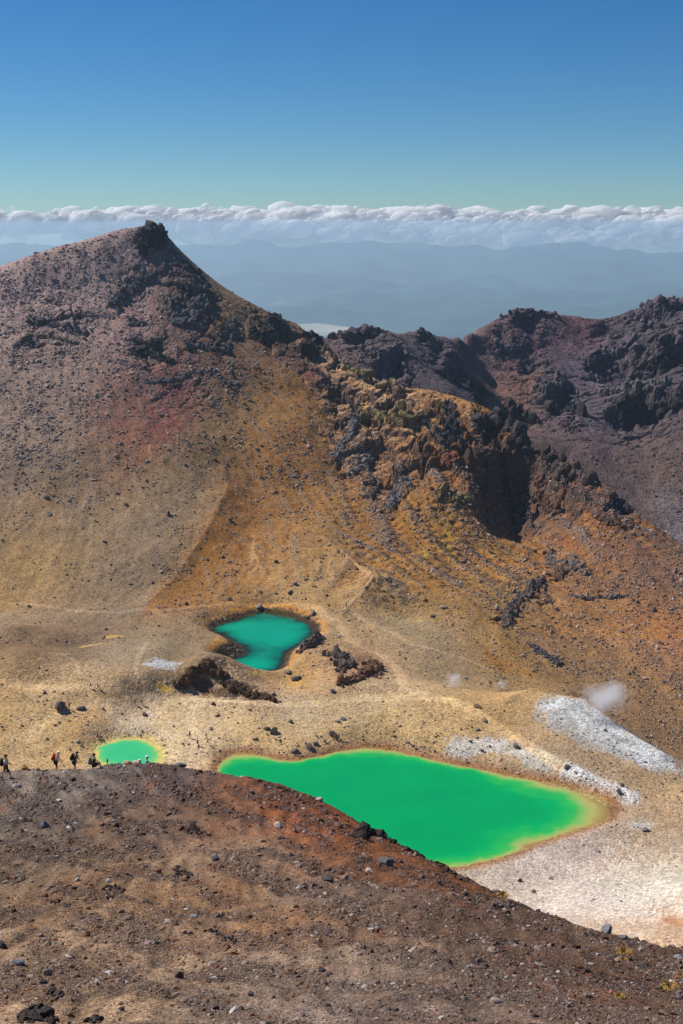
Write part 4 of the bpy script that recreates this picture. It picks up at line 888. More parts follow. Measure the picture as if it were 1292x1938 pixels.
OUT = [
 ('black crag crowning the pointed mountain peak', SB, [(268, 484), (272, 462), (284, 446), (298, 450), (310, 470)], 40, (4, 22), 4, 2.0, (60, 54, 54)),
 ('dark rock rib running down left from the peak crag', SB, [(328, 500), (300, 515), (265, 535), (230, 560), (205, 578)], 40, (3, 9), 4, 1.1, GREY),
 ('broad dark buttress below and right of the peak', SB, [(345, 500), (372, 530), (385, 575), (360, 600), (340, 615), (335, 560)], 75, (4, 13), 10, 1.2, GREY),
 ('long low dark ledge on the left mountain face', SB, [(48, 608), (90, 612), (130, 620), (165, 632)], 46, (3, 9), 6, 1.0, GREY),
 ('small broken ledge under the long low ledge', SB, [(40, 645), (80, 650)], 14, (2, 6), 5, 1.0, GREY),
 ('dark blocky outcrop left of the mountain buttress', SB, [(255, 605), (250, 615), (275, 610)], 16, (3, 8), 6, 1.0, GREY),
 ('row of black boulder cliffs halfway up the mountain', SB, [(260, 660), (285, 668), (312, 682), (325, 690)], 26, (4, 12), 5, 1.2, DARK),
 ('dark crag above the red scree, under the buttress', SB, [(350, 660), (385, 655), (425, 665), (432, 640), (440, 600)], 48, (3, 11), 7, 1.1, GREY),
 ('thin rock band curving over the red scree', SB, [(275, 726), (320, 720), (360, 705), (400, 700), (435, 735)], 44, (2, 8), 4, 0.9, GREY),
 ('jagged crest rocks on the upper right mountain ridge', SB, [(345, 492), (375, 520), (395, 545)], 18, (3, 9), 4, 1.2, DARK),
 ('dark crags on the ridge above the reddish gully', SB, [(470, 625), (500, 640), (520, 600), (530, 620), (545, 650)], 46, (3, 11), 7, 1.2, DARK),
 ('big black block cliff at the notch beside the pale lowland', SB, [(585, 650), (600, 650), (592, 672)], 16, (8, 18), 5, 1.5, DARK),
 ('reddish black rubble below the notch cliff', SB, [(565, 690), (600, 705), (625, 735), (650, 760)], 40, (2, 8), 7, 0.9, (96, 70, 66)),
 ('grey block dike slanting down the orange slope', SB, [(628, 865), (645, 845), (665, 810), (690, 790)], 46, (2, 8), 5, 1.0, (120, 112, 106)),
 ('second grey block dike right of the first', SB, [(660, 890), (690, 880), (705, 850)], 34, (2, 8), 7, 1.0, (112, 104, 100)),
 ('grey block field on the slope under the tan dome', SB, [(735, 970), (750, 940), (760, 905), (775, 925)], 46, (2, 9), 8, 1.0, (110, 102, 98)),
 ('layered tan cliff with dark underside on the ridge', SB, [(650, 700), (690, 712), (730, 705), (735, 690)], 44, (5, 14), 6, 0.9, OLIVE, 2),
 ('rounded tan dome with black overhang on the ridge', SB, [(690, 780), (720, 790), (760, 795), (790, 780)], 46, (6, 16), 7, 1.0, OLIVE, 2),
 ('dark pinnacle row along the ridge right of the dome', SB, [(830, 838), (850, 810), (870, 835), (845, 760)], 34, (3, 12), 8, 1.5, DARK),
 ('rusty crag steps above the black shadow', SB, [(800, 850), (830, 880), (860, 860), (880, 820)], 46, (4, 12), 10, 1.1, RUST),
 ('tall black cliff nose on the ridge', SB, [(900, 815), (930, 805), (960, 800), (985, 815), (985, 850)], 46, (8, 20), 7, 1.7, DARK, 2),
 ('rusty upper cliff edge over the black shadow', SB, [(880, 880), (900, 860), (930, 850), (950, 860), (960, 880)], 44, (6, 16), 8, 1.5, (92, 68, 56), 2),
 ('olive rock foot of the cliff nose', SB, [(830, 925), (850, 940), (880, 945), (890, 965)], 34, (4, 12), 7, 1.2, OLIVE),
 ('dark blocky cliff right of the black shadow', SB, [(1010, 850), (1040, 870), (1060, 900), (1085, 880), (1110, 915)], 60, (7, 18), 8, 1.5, (90, 74, 66)),
 ('brown knob wall between the two black cliffs', SB, [(1010, 905), (1030, 935), (1045, 970)], 30, (5, 12), 6, 1.2, (104, 76, 62)),
 ('last dark crag at the right end of the cliff ridge', SB, [(1160, 950), (1175, 962), (1188, 965)], 14, (5, 13), 4, 1.2, DARK),
 ('small dark rocks below the right end crag', SB, [(1120, 975), (1150, 985), (1185, 1000)], 18, (2, 7), 6, 1.0, BROWN),
 ('jagged grey dike head on the orange slope', SB, [(1040, 1045), (1045, 1065), (1075, 1070), (1110, 1080)], 44, (3, 9), 5, 1.2, (116, 104, 98)),
 ('dark blocky dike descending the orange slope', SB, [(1030, 1095), (1000, 1125), (975, 1140), (960, 1165), (955, 1190)], 62, (3, 10), 8, 1.2, (98, 84, 76)),
 ('short rock wall on the right orange slope', SB, [(1075, 1125), (1110, 1135), (1160, 1130), (1200, 1128)], 36, (2, 8), 4, 1.0, (104, 92, 86)),
 ('dark rib of rocks low on the orange slope', SB, [(1040, 1240), (1060, 1260), (1000, 1215)], 22, (2, 7), 8, 1.0, GREY),
 ('brown rock wall on the near bank of the teal lake', SB, [(332, 1304), (365, 1280), (392, 1262), (405, 1272), (418, 1284)], 60, (4, 14), 5, 1.9, (92, 64, 40)),
 ('dark rubble bank falling right from the brown rock wall', SB, [(418, 1290), (455, 1305), (495, 1320), (530, 1332)], 60, (3, 10), 6, 1.0, (84, 58, 42)),
 ('grey crag on the right bank of the teal lake', SB, [(568, 1236), (585, 1222), (604, 1210)], 40, (5, 14), 6, 1.5, (98, 84, 72)),
 ('dark rock patch between teal lake and track', SB, [(620, 1240), (645, 1242), (662, 1255), (640, 1270)], 50, (4, 12), 9, 1.3, (104, 90, 78)),
 ('reddish rock scar beside the pale track', SB, [(640, 1300), (670, 1290), (695, 1272), (708, 1255), (715, 1280)], 56, (4, 13), 7, 1.3, (116, 82, 60)),
 ('dark rounded knoll crag behind the tan dome', SCW, [(640, 640), (665, 632), (690, 630), (715, 632)], 40, (6, 15), 5, 1.0, PURP, 2),
 ('grey rubble below the knoll crag', SCW, [(690, 660), (730, 680), (770, 700)], 44, (3, 10), 10, 1.0, (106, 98, 98)),
 ('jagged grey crest left of the rock spire', SCW, [(790, 634), (815, 634)], 12, (3, 8), 3, 1.2, PURP),
 ('tall grey rock spire on the skyline', SCW, [(850, 655), (856, 680), (840, 705), (865, 715)], 40, (8, 16), 5, 1.7, PURP, 2),
 ('black block cluster under the rock spire', SCW, [(880, 738), (905, 742), (930, 748)], 26, (4, 10), 4, 1.2, DARK),
 ('dark cap rock of the flat topped hill', SCW, [(950, 600), (975, 592), (1010, 590), (1055, 597)], 44, (3, 9), 4, 1.0, (92, 80, 82)),
 ('thin dark ledge low on the flat topped hill', SCW, [(925, 668), (960, 660), (985, 652), (1000, 645)], 34, (3, 9), 4, 1.0, PURP),
 ('middle dark ledge on the far wall', SCW, [(975, 702), (1000, 700), (1020, 690), (1040, 685)], 30, (3, 9), 4, 1.1, PURP),
 ('stepped columns of dark lava on the far wall', SCW, [(1020, 730), (1050, 722), (1075, 735), (1090, 750)], 44, (5, 12), 6, 1.3, PURP, 2),
 ('black lava cliff left of the far scree chute', SCW, [(1040, 775), (1070, 772), (1095, 780), (1110, 785)], 40, (6, 14), 5, 1.4, DARK, 2),
 ('dark lava towers behind the orange saddle', SCW, [(975, 780), (990, 790), (1010, 800)], 30, (6, 13), 5, 1.8, DARK),
 ('upper lava stratum on the far right skyline', SCW, [(1180, 605), (1210, 592), (1245, 575), (1275, 566), (1310, 570)], 60, (5, 13), 4, 1.0, PURP, 2),
 ('second lava stratum of the far right wall', SCW, [(1110, 690), (1150, 668), (1190, 645), (1230, 620), (1290, 610)], 74, (5, 14), 6, 1.0, PURP, 2),
 ('third lava stratum of the far right wall', SCW, [(1110, 720), (1150, 705), (1190, 685), (1240, 660), (1290, 640)], 74, (5, 15), 8, 1.1, PURP, 2),
 ('black lava wall high on the far right', SCW, [(1210, 680), (1240, 672), (1280, 660), (1310, 655)], 44, (9, 20), 8, 1.3, DARK, 2),
 ('pale capped dark bluff on the far right wall', SCW, [(1130, 745), (1170, 740), (1210, 735), (1260, 730)], 60, (6, 15), 6, 1.2, (104, 96, 96), 2),
 ('lowest black bluff of the far right wall', SCW, [(1165, 785), (1200, 782), (1240, 775), (1275, 765)], 56, (7, 16), 5, 1.4, DARK, 2),
 ('big black overhanging rock on the foreground crest', SA, [(668, 1586), (690, 1580), (715, 1578), (732, 1590)], 22, (8, 22), 4, 0.8, (64, 54, 48), 2),
 ('dark rubble along the crest right of the black rock', SA, [(735, 1592), (765, 1605), (800, 1618), (770, 1612)], 44, (3, 10), 5, 0.8, (72, 56, 48)),
 ('brown clods along the crest above the white flat', SA, [(815, 1630), (845, 1648), (872, 1666)], 34, (3, 9), 5, 0.7, (86, 64, 50)),
 ('black pointed rock low on the crest', SA, [(905, 1690), (918, 1698)], 10, (5, 12), 4, 0.8, (70, 60, 54)),
 ('dark pebbled crest edge over the emerald lake', SA, [(525, 1490), (545, 1498), (570, 1506)], 26, (2, 6), 3, 0.7, (72, 58, 50)),
 ('dark crumbly rock in the lower left corner', SA, [(50, 1938), (72, 1925), (88, 1936)], 26, (10, 34), 8, 1.3, (66, 56, 52), 2),
 ('dark clod pile above the lower left rock', SA, [(100, 1880), (118, 1888)], 14, (5, 15), 6, 0.9, (72, 60, 56), 2),
 ('dark clods at the bottom edge', SA, [(165, 1934), (185, 1938)], 9, (5, 14), 6, 0.8, (70, 60, 56), 2),
 ('brown clod cluster left of the scree centre', SA, [(205, 1678), (235, 1692)], 20, (3, 10), 7, 0.8, (80, 62, 56), 2),
 ('brown clod cluster in the upper scree', SA, [(338, 1640), (352, 1662)], 16, (3, 10), 7, 0.8, (82, 64, 56), 2),
 ('rusty clod cluster near the pale scree rock', SA, [(345, 1568), (378, 1580)], 18, (3, 11), 6, 0.8, (96, 66, 50), 2),
 ('strung out dark clods across the lower scree', SA, [(390, 1760), (420, 1772), (450, 1790)], 20, (2, 7), 5, 0.8, (76, 64, 60), 2),
]
for k, (lb, S, pts, n, r, sp, tall, col, *rest) in enumerate(OUT):
    outcrop(lb, S, pts, n, r, sp, tall, col, rest[0] if rest else 2, seed=k)

# ------------------------------------------------------------------ single boulders
BM = {}
def boulder_mesh(v, col):
    key = (v, col)
    if key not in BM:
        g = np.random.default_rng(3000 + v); p, f = rock(3100 + v, 2, (1, g.uniform(.65, .95), g.uniform(.55, .9)), 13, 0.10)
        p[:, 2] += 0.25
        BM[key] = np_mesh('boulder', p, f, False, np.tile(lin(col), (len(p), 1))); BM[key].materials.append(M_BOULD)
    return BM[key]
gb = np.random.default_rng(55)
def boulder(label, S, px, py, r, col, group=None, flat=1.0):
    h = S.hit(px, py); m = math.hypot(h[1], HCAM - h[2]) / FPX * r
    o = link('boulder', boulder_mesh(int(gb.integers(0, 9)), col)); o.location = h - np.array([0, 0, 0.0])
    o.scale = (m * gb.uniform(.9, 1.15), m * gb.uniform(.9, 1.15), m * flat * gb.uniform(.85, 1.1)); o.rotation_euler = (gb.uniform(-.2, .2), gb.uniform(-.2, .2), gb.uniform(0, 6.28))
    return tag(o, label, 'boulder', group)
NAMED = [
 ('big grey boulder with people sitting beside it on the left track', SB, 116, 1341, 13, GREY), ('dark boulder just right of the people on the left track', SB, 152, 1343, 7, GREY), ('tan block behind the walkers at the left edge', SA, 48, 1444, 9, (168, 120, 74)),
 ('lone dark boulder above the left track', SB, 55, 1149, 5, GREY), ('dark upright boulder on the far shore of the emerald lake', SB, 586, 1417, 8, (92, 82, 76)), ('flat grey boulder pair, larger one, on the bench slope', SB, 518, 1388, 9, (120, 112, 108)),
 ('dark upright boulder left of the flat grey one', SB, 505, 1381, 7, (86, 78, 74)), ('black boulder high on the bench slope', SB, 549, 1367, 6, (80, 72, 70)), ('small cluster boulder at the emerald lake shore', SB, 557, 1423, 7, (104, 94, 90)),
 ('dark boulder under the two resting hikers', SB, 628, 1391, 10, (72, 68, 68)), ('grey boulder right of the two resting hikers', SB, 650, 1362, 6, (130, 120, 112)), ('brown boulder on the crest of the bench', SB, 904, 1339, 7, (122, 96, 76)),
 ('grey boulder above the white bank patch', SB, 917, 1366, 6, (112, 106, 104)), ('dark twin boulder above the second white patch', SB, 978, 1415, 8, (110, 104, 102)), ('dark boulder at the head of the white shore bank', SB, 1072, 1452, 7, GREY), ('dark boulder on the right white shore bank', SB, 1172, 1502, 7, GREY),
 ('grey boulder alone on the right flat', SB, 1220, 1573, 7, (116, 110, 112)), ('white stone on the pinkish flat', SB, 1103, 1601, 4, (210, 205, 200)), ('pale boulder on the pinkish flat', SB, 1128, 1612, 7, (176, 168, 164)), ('dark stone on the white flat', SB, 1010, 1690, 5, (96, 88, 88)),
 ('grey boulder cut off by the slope at lower right', SA, 1145, 1758, 18, (122, 118, 122)), ('second grey boulder beside the lower right one', SA, 1180, 1778, 12, (120, 114, 116)), ('pale boulder on the far shore of the teal lake', SB, 490, 1150, 7, (132, 124, 120)), ('grey boulder right of the teal lake', SB, 592, 1163, 7, (128, 120, 116)),
 ('grey boulder at the teal lake right corner', SB, 583, 1171, 6, (128, 120, 116)), ('grey boulder by the teal lake outlet', SB, 545, 1274, 7, (136, 126, 124)), ('dark boulder right of the teal lake outlet', SB, 562, 1286, 9, (96, 88, 86)), ('pale grey boulder below the reddish scar', SB, 628, 1310, 7, (140, 132, 128)),
 ('dark boulder on the crest above the pond', SA, 340, 1449, 11, (100, 94, 92)), ('flat tan slab at the pond shore', SA, 242, 1442, 9, (186, 148, 112)), ('pale slab right of the flat tan slab', SA, 258, 1444, 7, (205, 180, 150)), ('white rock by the walkers feet', SA, 123, 1463, 6, (176, 170, 168)),
 ('blue grey rock in the upper left scree', SA, 85, 1567, 10, (104, 104, 112)), ('white pointed rock near the top of the scree', SA, 112, 1517, 6, (206, 200, 192)), ('pale rock in the middle of the scree', SA, 523, 1564, 10, (186, 176, 166)), ('blue grey flat rock in the scree centre', SA, 408, 1629, 10, (118, 114, 118)),
 ('dark wedge rock right of the scree centre', SA, 618, 1668, 14, (84, 78, 78)), ('dark rock cluster beside the pale rock', SA, 365, 1572, 14, (92, 72, 62)), ('grey block below the black crest rock', SA, 730, 1636, 17, (104, 96, 94)), ('pale slab right in the scree', SA, 697, 1650, 9, (204, 180, 160)),
 ('blue grey rock at the lower left edge', SA, 34, 1826, 12, (124, 128, 136)), ('second blue grey rock at lower left', SA, 90, 1846, 10, (128, 130, 138)), ('dark rock at the left edge', SA, 4, 1794, 11, (74, 72, 76)), ('pink stone at the lower right', SA, 1155, 1880, 6, (190, 110, 98)), ('white stone at the right edge', SA, 1271, 1860, 7, (220, 214, 206)),
 ('dark boulder near the right edge below the crest', SA, 1222, 1832, 12, (78, 66, 62)), ('grey stone at the right edge', SA, 1286, 1814, 9, (140, 136, 136)),
 ('dark boulder on the left mountain foot slope', SB, 198, 1027, 5, GREY), ('dark boulder in the middle of the smooth slope', SB, 351, 881, 5, GREY), ('grey boulder pair on the smooth slope', SB, 320, 975, 6, GREY), ('flat dark boulder high on the smooth slope', SB, 238, 957, 6, GREY), ('large boulder on the orange spur', SB, 434, 985, 6, (92, 84, 80)),
 ('dark boulder in the bowl above the teal lake', SB, 522, 1065, 5, GREY), ('black boulder beside the track at the saddle', SB, 352, 1145, 6, (90, 84, 82)),
]
for a in NAMED: boulder(*a)
ORD = 'first second third fourth fifth sixth seventh eighth ninth tenth eleventh twelfth thirteenth fourteenth fifteenth sixteenth seventeenth eighteenth nineteenth twentieth'.split()
def many(n, S, area, r, cols, label, group, seed, bands):
    """loose boulders in an area of the ground; told apart by colour, by band of the slope and by order from the left"""
    g = np.random.default_rng(seed); got = []
    while len(got) < n:
        px, py = g.uniform(area[0], area[2]), g.uniform(area[1], area[3]); h = S.hit(px, py)
        if S is SB and (float(SB.sample(h[0], h[1], DL)) < 1.5 or float(SB.sample(h[0], h[1], PMASK)) > .3): continue
        if S is SA and h[1] > 86: continue
        qx, qy = project(h[0], h[1], h[2])
        if abs(qy - py) > 6: continue
        ci = int(g.integers(len(cols))); got.append((px, py, ci, r[0] + (r[1] - r[0]) * g.uniform(0, 1) ** 2.2))
    nb = len(bands)
    for bi, bn in enumerate(bands):
        for ci, (cn, col) in enumerate(cols):
            row = sorted(q for q in got if q[2] == ci and min(nb - 1, int((q[1] - area[1]) / (area[3] - area[1]) * nb)) == bi)
            for k, (px, py, _c, rr) in enumerate(row):
                pos = '' if len(row) == 1 else (', ' + (ORD[k] + ' from the left' if k < (len(row) + 1) // 2 else ORD[len(row) - 1 - k] + ' from the right'))
                boulder(cn + ' ' + label + ', ' + bn + pos, S, px, py, rr, col, group)
G5 = [('grey', (112, 106, 106)), ('brown', (98, 80, 72)), ('pale', (168, 156, 148)), ('blackish', (72, 64, 62))]
G3 = [('grey', (116, 108, 104)), ('pale', (152, 142, 132)), ('dark', (86, 78, 75))]
many(62, SA, (5, 1480, 1290, 1935), (3.5, 10), G5, 'rock in foreground gravel', 'loose rocks on the foreground slope', 61, ['top strip', 'upper strip', 'lower strip', 'bottom strip'])
many(34, SB, (420, 1340, 1000, 1430), (2.6, 6), G3, 'boulder on emerald lake bank', 'boulders on the emerald lake bank', 62, ['near the bench top', 'near the shore'])
many(26, SB, (60, 1300, 420, 1430), (2.6, 6), G3, 'boulder on pale bench', 'boulders around the small pond', 63, ['beyond the pond', 'beside the pond'])
many(30, SB, (320, 1030, 720, 1150), (2.6, 6), G3, 'boulder in teal lake bowl', 'boulders in the bowl above the teal lake', 64, ['high up', 'low down'])
many(30, SB, (20, 700, 420, 1020), (2.6, 6), G3, 'boulder on mountain face', 'boulders on the mountain face', 65, ['upper part', 'middle part', 'lower part'])
many(34, SB, (700, 1000, 1290, 1330), (2.6, 6.5), G3, 'boulder on orange slope', 'boulders on the orange slope', 66, ['upper part', 'middle part', 'lower part'])
many(14, SB, (980, 1440, 1290, 1720), (2.6, 6), G3, 'boulder on right flat', 'boulders on the right flat', 67, ['beyond the lake tip', 'nearer than the lake tip'])

# ------------------------------------------------------------------ people
def plain_mat(name, col, rough=0.85):
    m, nt, b = new_mat(name); N = nt.nodes.new; L = nt.links.new
    tc = N('ShaderNodeTexCoord'); nz = N('ShaderNodeTexNoise'); nz.inputs['Scale'].default_value = 18; L(tc.outputs['Object'], nz.inputs['Vector'])
    mr = N('ShaderNodeMapRange'); mr.inputs[3].default_value = 0.8; mr.inputs[4].default_value = 1.2; L(nz.outputs[0], mr.inputs[0])
    mx = N('ShaderNodeVectorMath'); mx.operation = 'SCALE'; mx.inputs[0].default_value = lin(col); L(mr.outputs[0], mx.inputs['Scale']); L(mx.outputs[0], b.inputs['Base Color'])
    b.inputs['Roughness'].default_value = rough; return m
PM = {k: plain_mat(k, c) for k, c in dict(skin=(196, 150, 122), white=(232, 232, 236), black=(32, 32, 36), navy=(52, 62, 84), dark=(46, 44, 46), red=(190, 30, 42), blue=(70, 130, 190), maroon=(120, 40, 44), grey=(110, 110, 116), khaki=(150, 132, 100), hair=(58, 42, 32), shoe=(44, 38, 36)).items()}
SKINS = []
def skin_tmp(V, E, R):
    me = bpy.data.meshes.new('tmp'); me.from_pydata([tuple(v) for v in V], E, []); ob = bpy.data.objects.new('tmp', me); COL.objects.link(ob)
    ob.modifiers.new('k', 'SKIN'); sv = me.skin_vertices[0].data
    for i, r_ in enumerate(R): sv[i].radius = (r_, r_); sv[i].use_root = (i == 0)
    sb = ob.modifiers.new('s', 'SUBSURF'); sb.levels = 1; sb.render_levels = 1
    SKINS.append(ob); return ob
J = dict(pel=(0, 0, .95), spi=(0, 0, 1.15), che=(0, .01, 1.37), nec=(0, .01, 1.50), hlo=(0, .03, 1.58), hea=(0, .03, 1.68))
def pose(kind):
    j = dict(J)
    for s_, n in ((-1, 'L'), (1, 'R')):
        sw = s_ * (0.22 if kind == 'walk' else 0.04)
        j['sh' + n] = (s_ * .18, 0, 1.43); j['el' + n] = (s_ * .24, -.02 - sw * .4, 1.17); j['wr' + n] = (s_ * .23, .14 - sw * .8, .98); j['ha' + n] = (s_ * .22, .19 - sw, .92)
        j['hi' + n] = (s_ * .09, 0, .92); j['kn' + n] = (s_ * .10, .05 + sw * 1.0, .50); j['an' + n] = (s_ * .10, sw * 1.5 - .04, .09); j['to' + n] = (s_ * .11, sw * 1.5 + .13, .04)
    if kind == 'reach':
        for s_, n in ((-1, 'L'), (1, 'R')):
            j['el' + n] = (s_ * .22, .16, 1.22); j['wr' + n] = (s_ * .17, .36, 1.08); j['ha' + n] = (s_ * .15, .44, 1.04)
        for k in ('spi', 'che', 'nec', 'hlo', 'hea', 'shL', 'shR', 'elL', 'elR', 'wrL', 'wrR', 'haL', 'haR'):
            x, y, z = j[k]; a = 0.28; dy, dz = y, z - .95; j[k] = (x, dy * math.cos(a) + dz * math.sin(a), .95 + dz * math.cos(a) - dy * math.sin(a))
    if kind == 'sit':
        for k in list(j):
            x, y, z = j[k]; j[k] = (x, y, z - .50)
        for s_, n in ((-1, 'L'), (1, 'R')):
            j['kn' + n] = (s_ * .13, .42, .52); j['an' + n] = (s_ * .13, .46, .10); j['to' + n] = (s_ * .14, .62, .05)
            j['el' + n] = (s_ * .25, .10, .72); j['wr' + n] = (s_ * .18, .32, .60); j['ha' + n] = (s_ * .16, .39, .57)
    return j
def build_pose(kind):
    j = pose(kind); P = lambda *k: [j[x] for x in k]; mid = lambda a, b, t: tuple(np.array(j[a]) * (1 - t) + np.array(j[b]) * t)
    ks = ['pel', 'spi', 'che', 'nec', 'hlo', 'hea', 'shL', 'elL', 'wrL', 'haL', 'shR', 'elR', 'wrR', 'haR', 'hiL', 'knL', 'anL', 'toL', 'hiR', 'knR', 'anR', 'toR']
    E = [(0, 1), (1, 2), (2, 3), (3, 4), (4, 5), (2, 6), (6, 7), (7, 8), (8, 9), (2, 10), (10, 11), (11, 12), (12, 13), (0, 14), (14, 15), (15, 16), (16, 17), (0, 18), (18, 19), (19, 20), (20, 21)]
    R = [.13, .12, .13, .05, .075, .09, .05, .042, .030, .036, .05, .042, .030, .036, .085, .06, .042, .038, .085, .06, .042, .038]
    out = {'body': skin_tmp(P(*ks), E, R)}
    out['shirt'] = skin_tmp([mid('pel', 'spi', .0), j['spi'], j['che'], j['shL'], mid('shL', 'elL', .7), j['shR'], mid('shR', 'elR', .7)], [(0, 1), (1, 2), (2, 3), (3, 4), (2, 5), (5, 6)], [.145, .138, .148, .07, .062, .07, .062])
    out['shorts'] = skin_tmp([j['pel'], j['hiL'], mid('hiL', 'knL', .85), j['hiR'], mid('hiR', 'knR', .85)], [(0, 1), (1, 2), (0, 3), (3, 4)], [.150, .105, .085, .105, .085])
    out['boot'] = skin_tmp([mid('anL', 'knL', .12), j['anL'], j['toL']], [(0, 1), (1, 2)], [.055, .055, .05])
    out['boot2'] = skin_tmp([mid('anR', 'knR', .12), j['anR'], j['toR']], [(0, 1), (1, 2)], [.055, .055, .05])
    return out, j
POSES = {k: build_pose(k) for k in ('walk', 'stand', 'reach', 'sit')}
dg = bpy.context.evaluated_depsgraph_get()
PMESH = {}
for k, (parts_, j) in POSES.items():
    for n, ob in parts_.items():
        me = bpy.data.meshes.new_from_object(ob.evaluated_get(dg)); me.name = n; me.materials.clear(); me.materials.append(PM['skin']); me.polygons.foreach_set('use_smooth', np.ones(len(me.polygons), bool)); PMESH[k, n] = me
    # fingers and thumb of both hands join the body
    bmj = bmesh.new(); bmj.from_mesh(PMESH[k, 'body'])
    for n, s_ in (('L', -1), ('R', 1)):
        h = Vector(j['ha' + n]); d = (h - Vector(j['wr' + n])).normalized(); sd_ = d.cross(Vector((0, 0, 1))).normalized() if abs(d.z) < .95 else Vector((0, 1, 0)); up = sd_.cross(d)
        for q, (off, ln) in enumerate([(-.026, .062), (-.009, .075), (.009, .080), (.026, .070), (.038, .05)]):
            b0 = h + sd_ * off + d * (.02 if q < 4 else -.02); dirn = (d + up * -.25) if q < 4 else (d * .7 + sd_ * .8); dirn.normalize(); r0 = .0095
            rows = []
            for t, rr in ((0, r0), (.55, r0 * .9), (1, r0 * .6)):
                c_ = b0 + dirn * ln * t + up * (-.018 * t * t); rows.append([bmj.verts.new(c_ + (sd_ * math.cos(a) + up * math.sin(a)) * rr) for a in (0.8, 2.37, 3.94, 5.5)])
            for r1, r2 in zip(rows[:-1], rows[1:]):
                for e in range(4): bmj.faces.new((r1[e], r1[(e + 1) % 4], r2[(e + 1) % 4], r2[e]))
            bmj.faces.new(rows[-1])
    # nose, ears
    hd = Vector(j['hea'])
    for c_, rr in ((hd + Vector((0, .105, -.03)), .016), (hd + Vector((.09, 0, -.03)), .02), (hd + Vector((-.09, 0, -.03)), .02)):
        bmesh.ops.create_icosphere(bmj, subdivisions=1, radius=rr, matrix=Matrix.Translation(c_))
    bmj.to_mesh(PMESH[k, 'body']); bmj.free()
for ob in SKINS:
    me = ob.data; bpy.data.objects.remove(ob); bpy.data.meshes.remove(me)
def cap_mesh(name, brim):
    bm = bmesh.new(); ringn = 14; prev = None
    prof = [(.108, -.01), (.110, .03), (.098, .07), (.065, .10), (.0, .112)] if not brim else [(.108, .0), (.112, .03), (.102, .075), (.068, .105), (.0, .115)]
    for r_, z_ in prof:
        row = [bm.verts.new((r_ * math.cos(a), r_ * math.sin(a) * 1.08, z_)) for a in np.linspace(0, 2 * math.pi, ringn, endpoint=False)] if r_ > 0 else [bm.verts.new((0, 0, z_))]
        if prev:
            for e in range(ringn):
                if len(row) > 1: bm.faces.new((prev[e], prev[(e + 1) % ringn], row[(e + 1) % ringn], row[e]))
                else: bm.faces.new((prev[e], prev[(e + 1) % ringn], row[0]))
        prev = row
    if brim:
        vs = [bm.verts.new((x_, y_, z_)) for z_ in (.004, -.006) for x_, y_ in ((-.085, .08), (-.06, .17), (0, .195), (.06, .17), (.085, .08))]
        bm.faces.new(vs[:5]); bm.faces.new(vs[:4:-1])
        for e in range(4): bm.faces.new((vs[e], vs[e + 5], vs[e + 6], vs[e + 1]))
    me = bpy.data.meshes.new(name); bm.to_mesh(me); bm.free(); me.polygons.foreach_set('use_smooth', np.ones(len(me.polygons), bool)); me.materials.append(PM['hair']); return me
CAP = cap_mesh('cap', True); HAIR = cap_mesh('hair', False)
def pack_mesh():
    bm = bmesh.new()
    def bx(c, d):
        r_ = bmesh.ops.create_cube(bm, size=1, matrix=Matrix.Translation(c) @ Matrix.Diagonal((*d, 1)))
        es = list({e for v in r_['verts'] for e in v.link_edges}); bmesh.ops.bevel(bm, geom=es, offset=min(d) * .22, segments=2, affect='EDGES')
    bx((0, -.24, 1.22), (.30, .20, .46)); bx((0, -.235, 1.47), (.27, .20, .10)); bx((0, -.36, 1.14), (.22, .09, .24)); bx((-.17, -.23, 1.12), (.06, .12, .2)); bx((.17, -.23, 1.12), (.06, .12, .2))
    for s_ in (-1, 1): bx((s_ * .11, .0, 1.52), (.045, .30, .02)); bx((s_ * .11, .155, 1.33), (.045, .02, .36))
    me = bpy.data.meshes.new('backpack'); bm.to_mesh(me); bm.free(); me.materials.append(PM['dark']); return me
PACK = pack_mesh()
def omat(o, m): o.material_slots[0].link = 'OBJECT'; o.material_slots[0].material = PM[m]
def person(label, S, px, py, kind, face, shirt, shorts, hat, pack=None, packlabel=None, group=None, dz=0.0, at=None, cap=True, sc=1.0):
    h = S.hit(px, py) if at is None else np.array(at)
    e = bpy.data.objects.new('person', None); COL.objects.link(e); e.location = h + np.array([0, 0, dz]); e.rotation_euler = (0, 0, face); e.scale = (sc,) * 3
    for n, m in (('body', 'skin'), ('shirt', shirt), ('shorts', shorts), ('boot', 'shoe'), ('boot2', 'shoe')):
        o = link('boot' if n == 'boot2' else n, PMESH[kind, n], None, e); omat(o, m)
    hd = POSES[kind][1]['hea']
    o = link('cap' if cap else 'hair', CAP if cap else HAIR, None, e); o.location = (hd[0], hd[1], hd[2] + .02); omat(o, hat)
    tag(e, label, 'person', group)
    if pack:
        b_ = link('backpack', PACK); omat(b_, pack); b_.location = e.location; b_.rotation_euler = e.rotation_euler; b_.scale = e.scale
        if kind == 'sit': b_.location.z -= .5 * sc
        if kind == 'reach':
            b_.location = e.location + Matrix.Rotation(face, 3, 'Z') @ Vector((0, -0.26, 0.04)); b_.rotation_euler = (-.28, 0, face)
        tag(b_, packlabel, 'backpack')
    return e
RGT = -math.pi / 2
def beyond(px, drop):
    """a place on the path past the crest, its ground that far below the line of sight over the crest"""
    Y = np.linspace(70, 120, 1000); x = (px - CX) / FPX * Y / 0.927; el = (SA.sample(x, Y) - HCAM) / Y
    c = int(np.argmax(np.where(Y < 100, el, -9))); k = np.nonzero((el[c] - el[c:]) * Y[c:] > drop)[0]; i = c + (k[0] if len(k) else 0)
    return np.array([x[i], Y[i], float(SA.sample(x[i], Y[i]))])
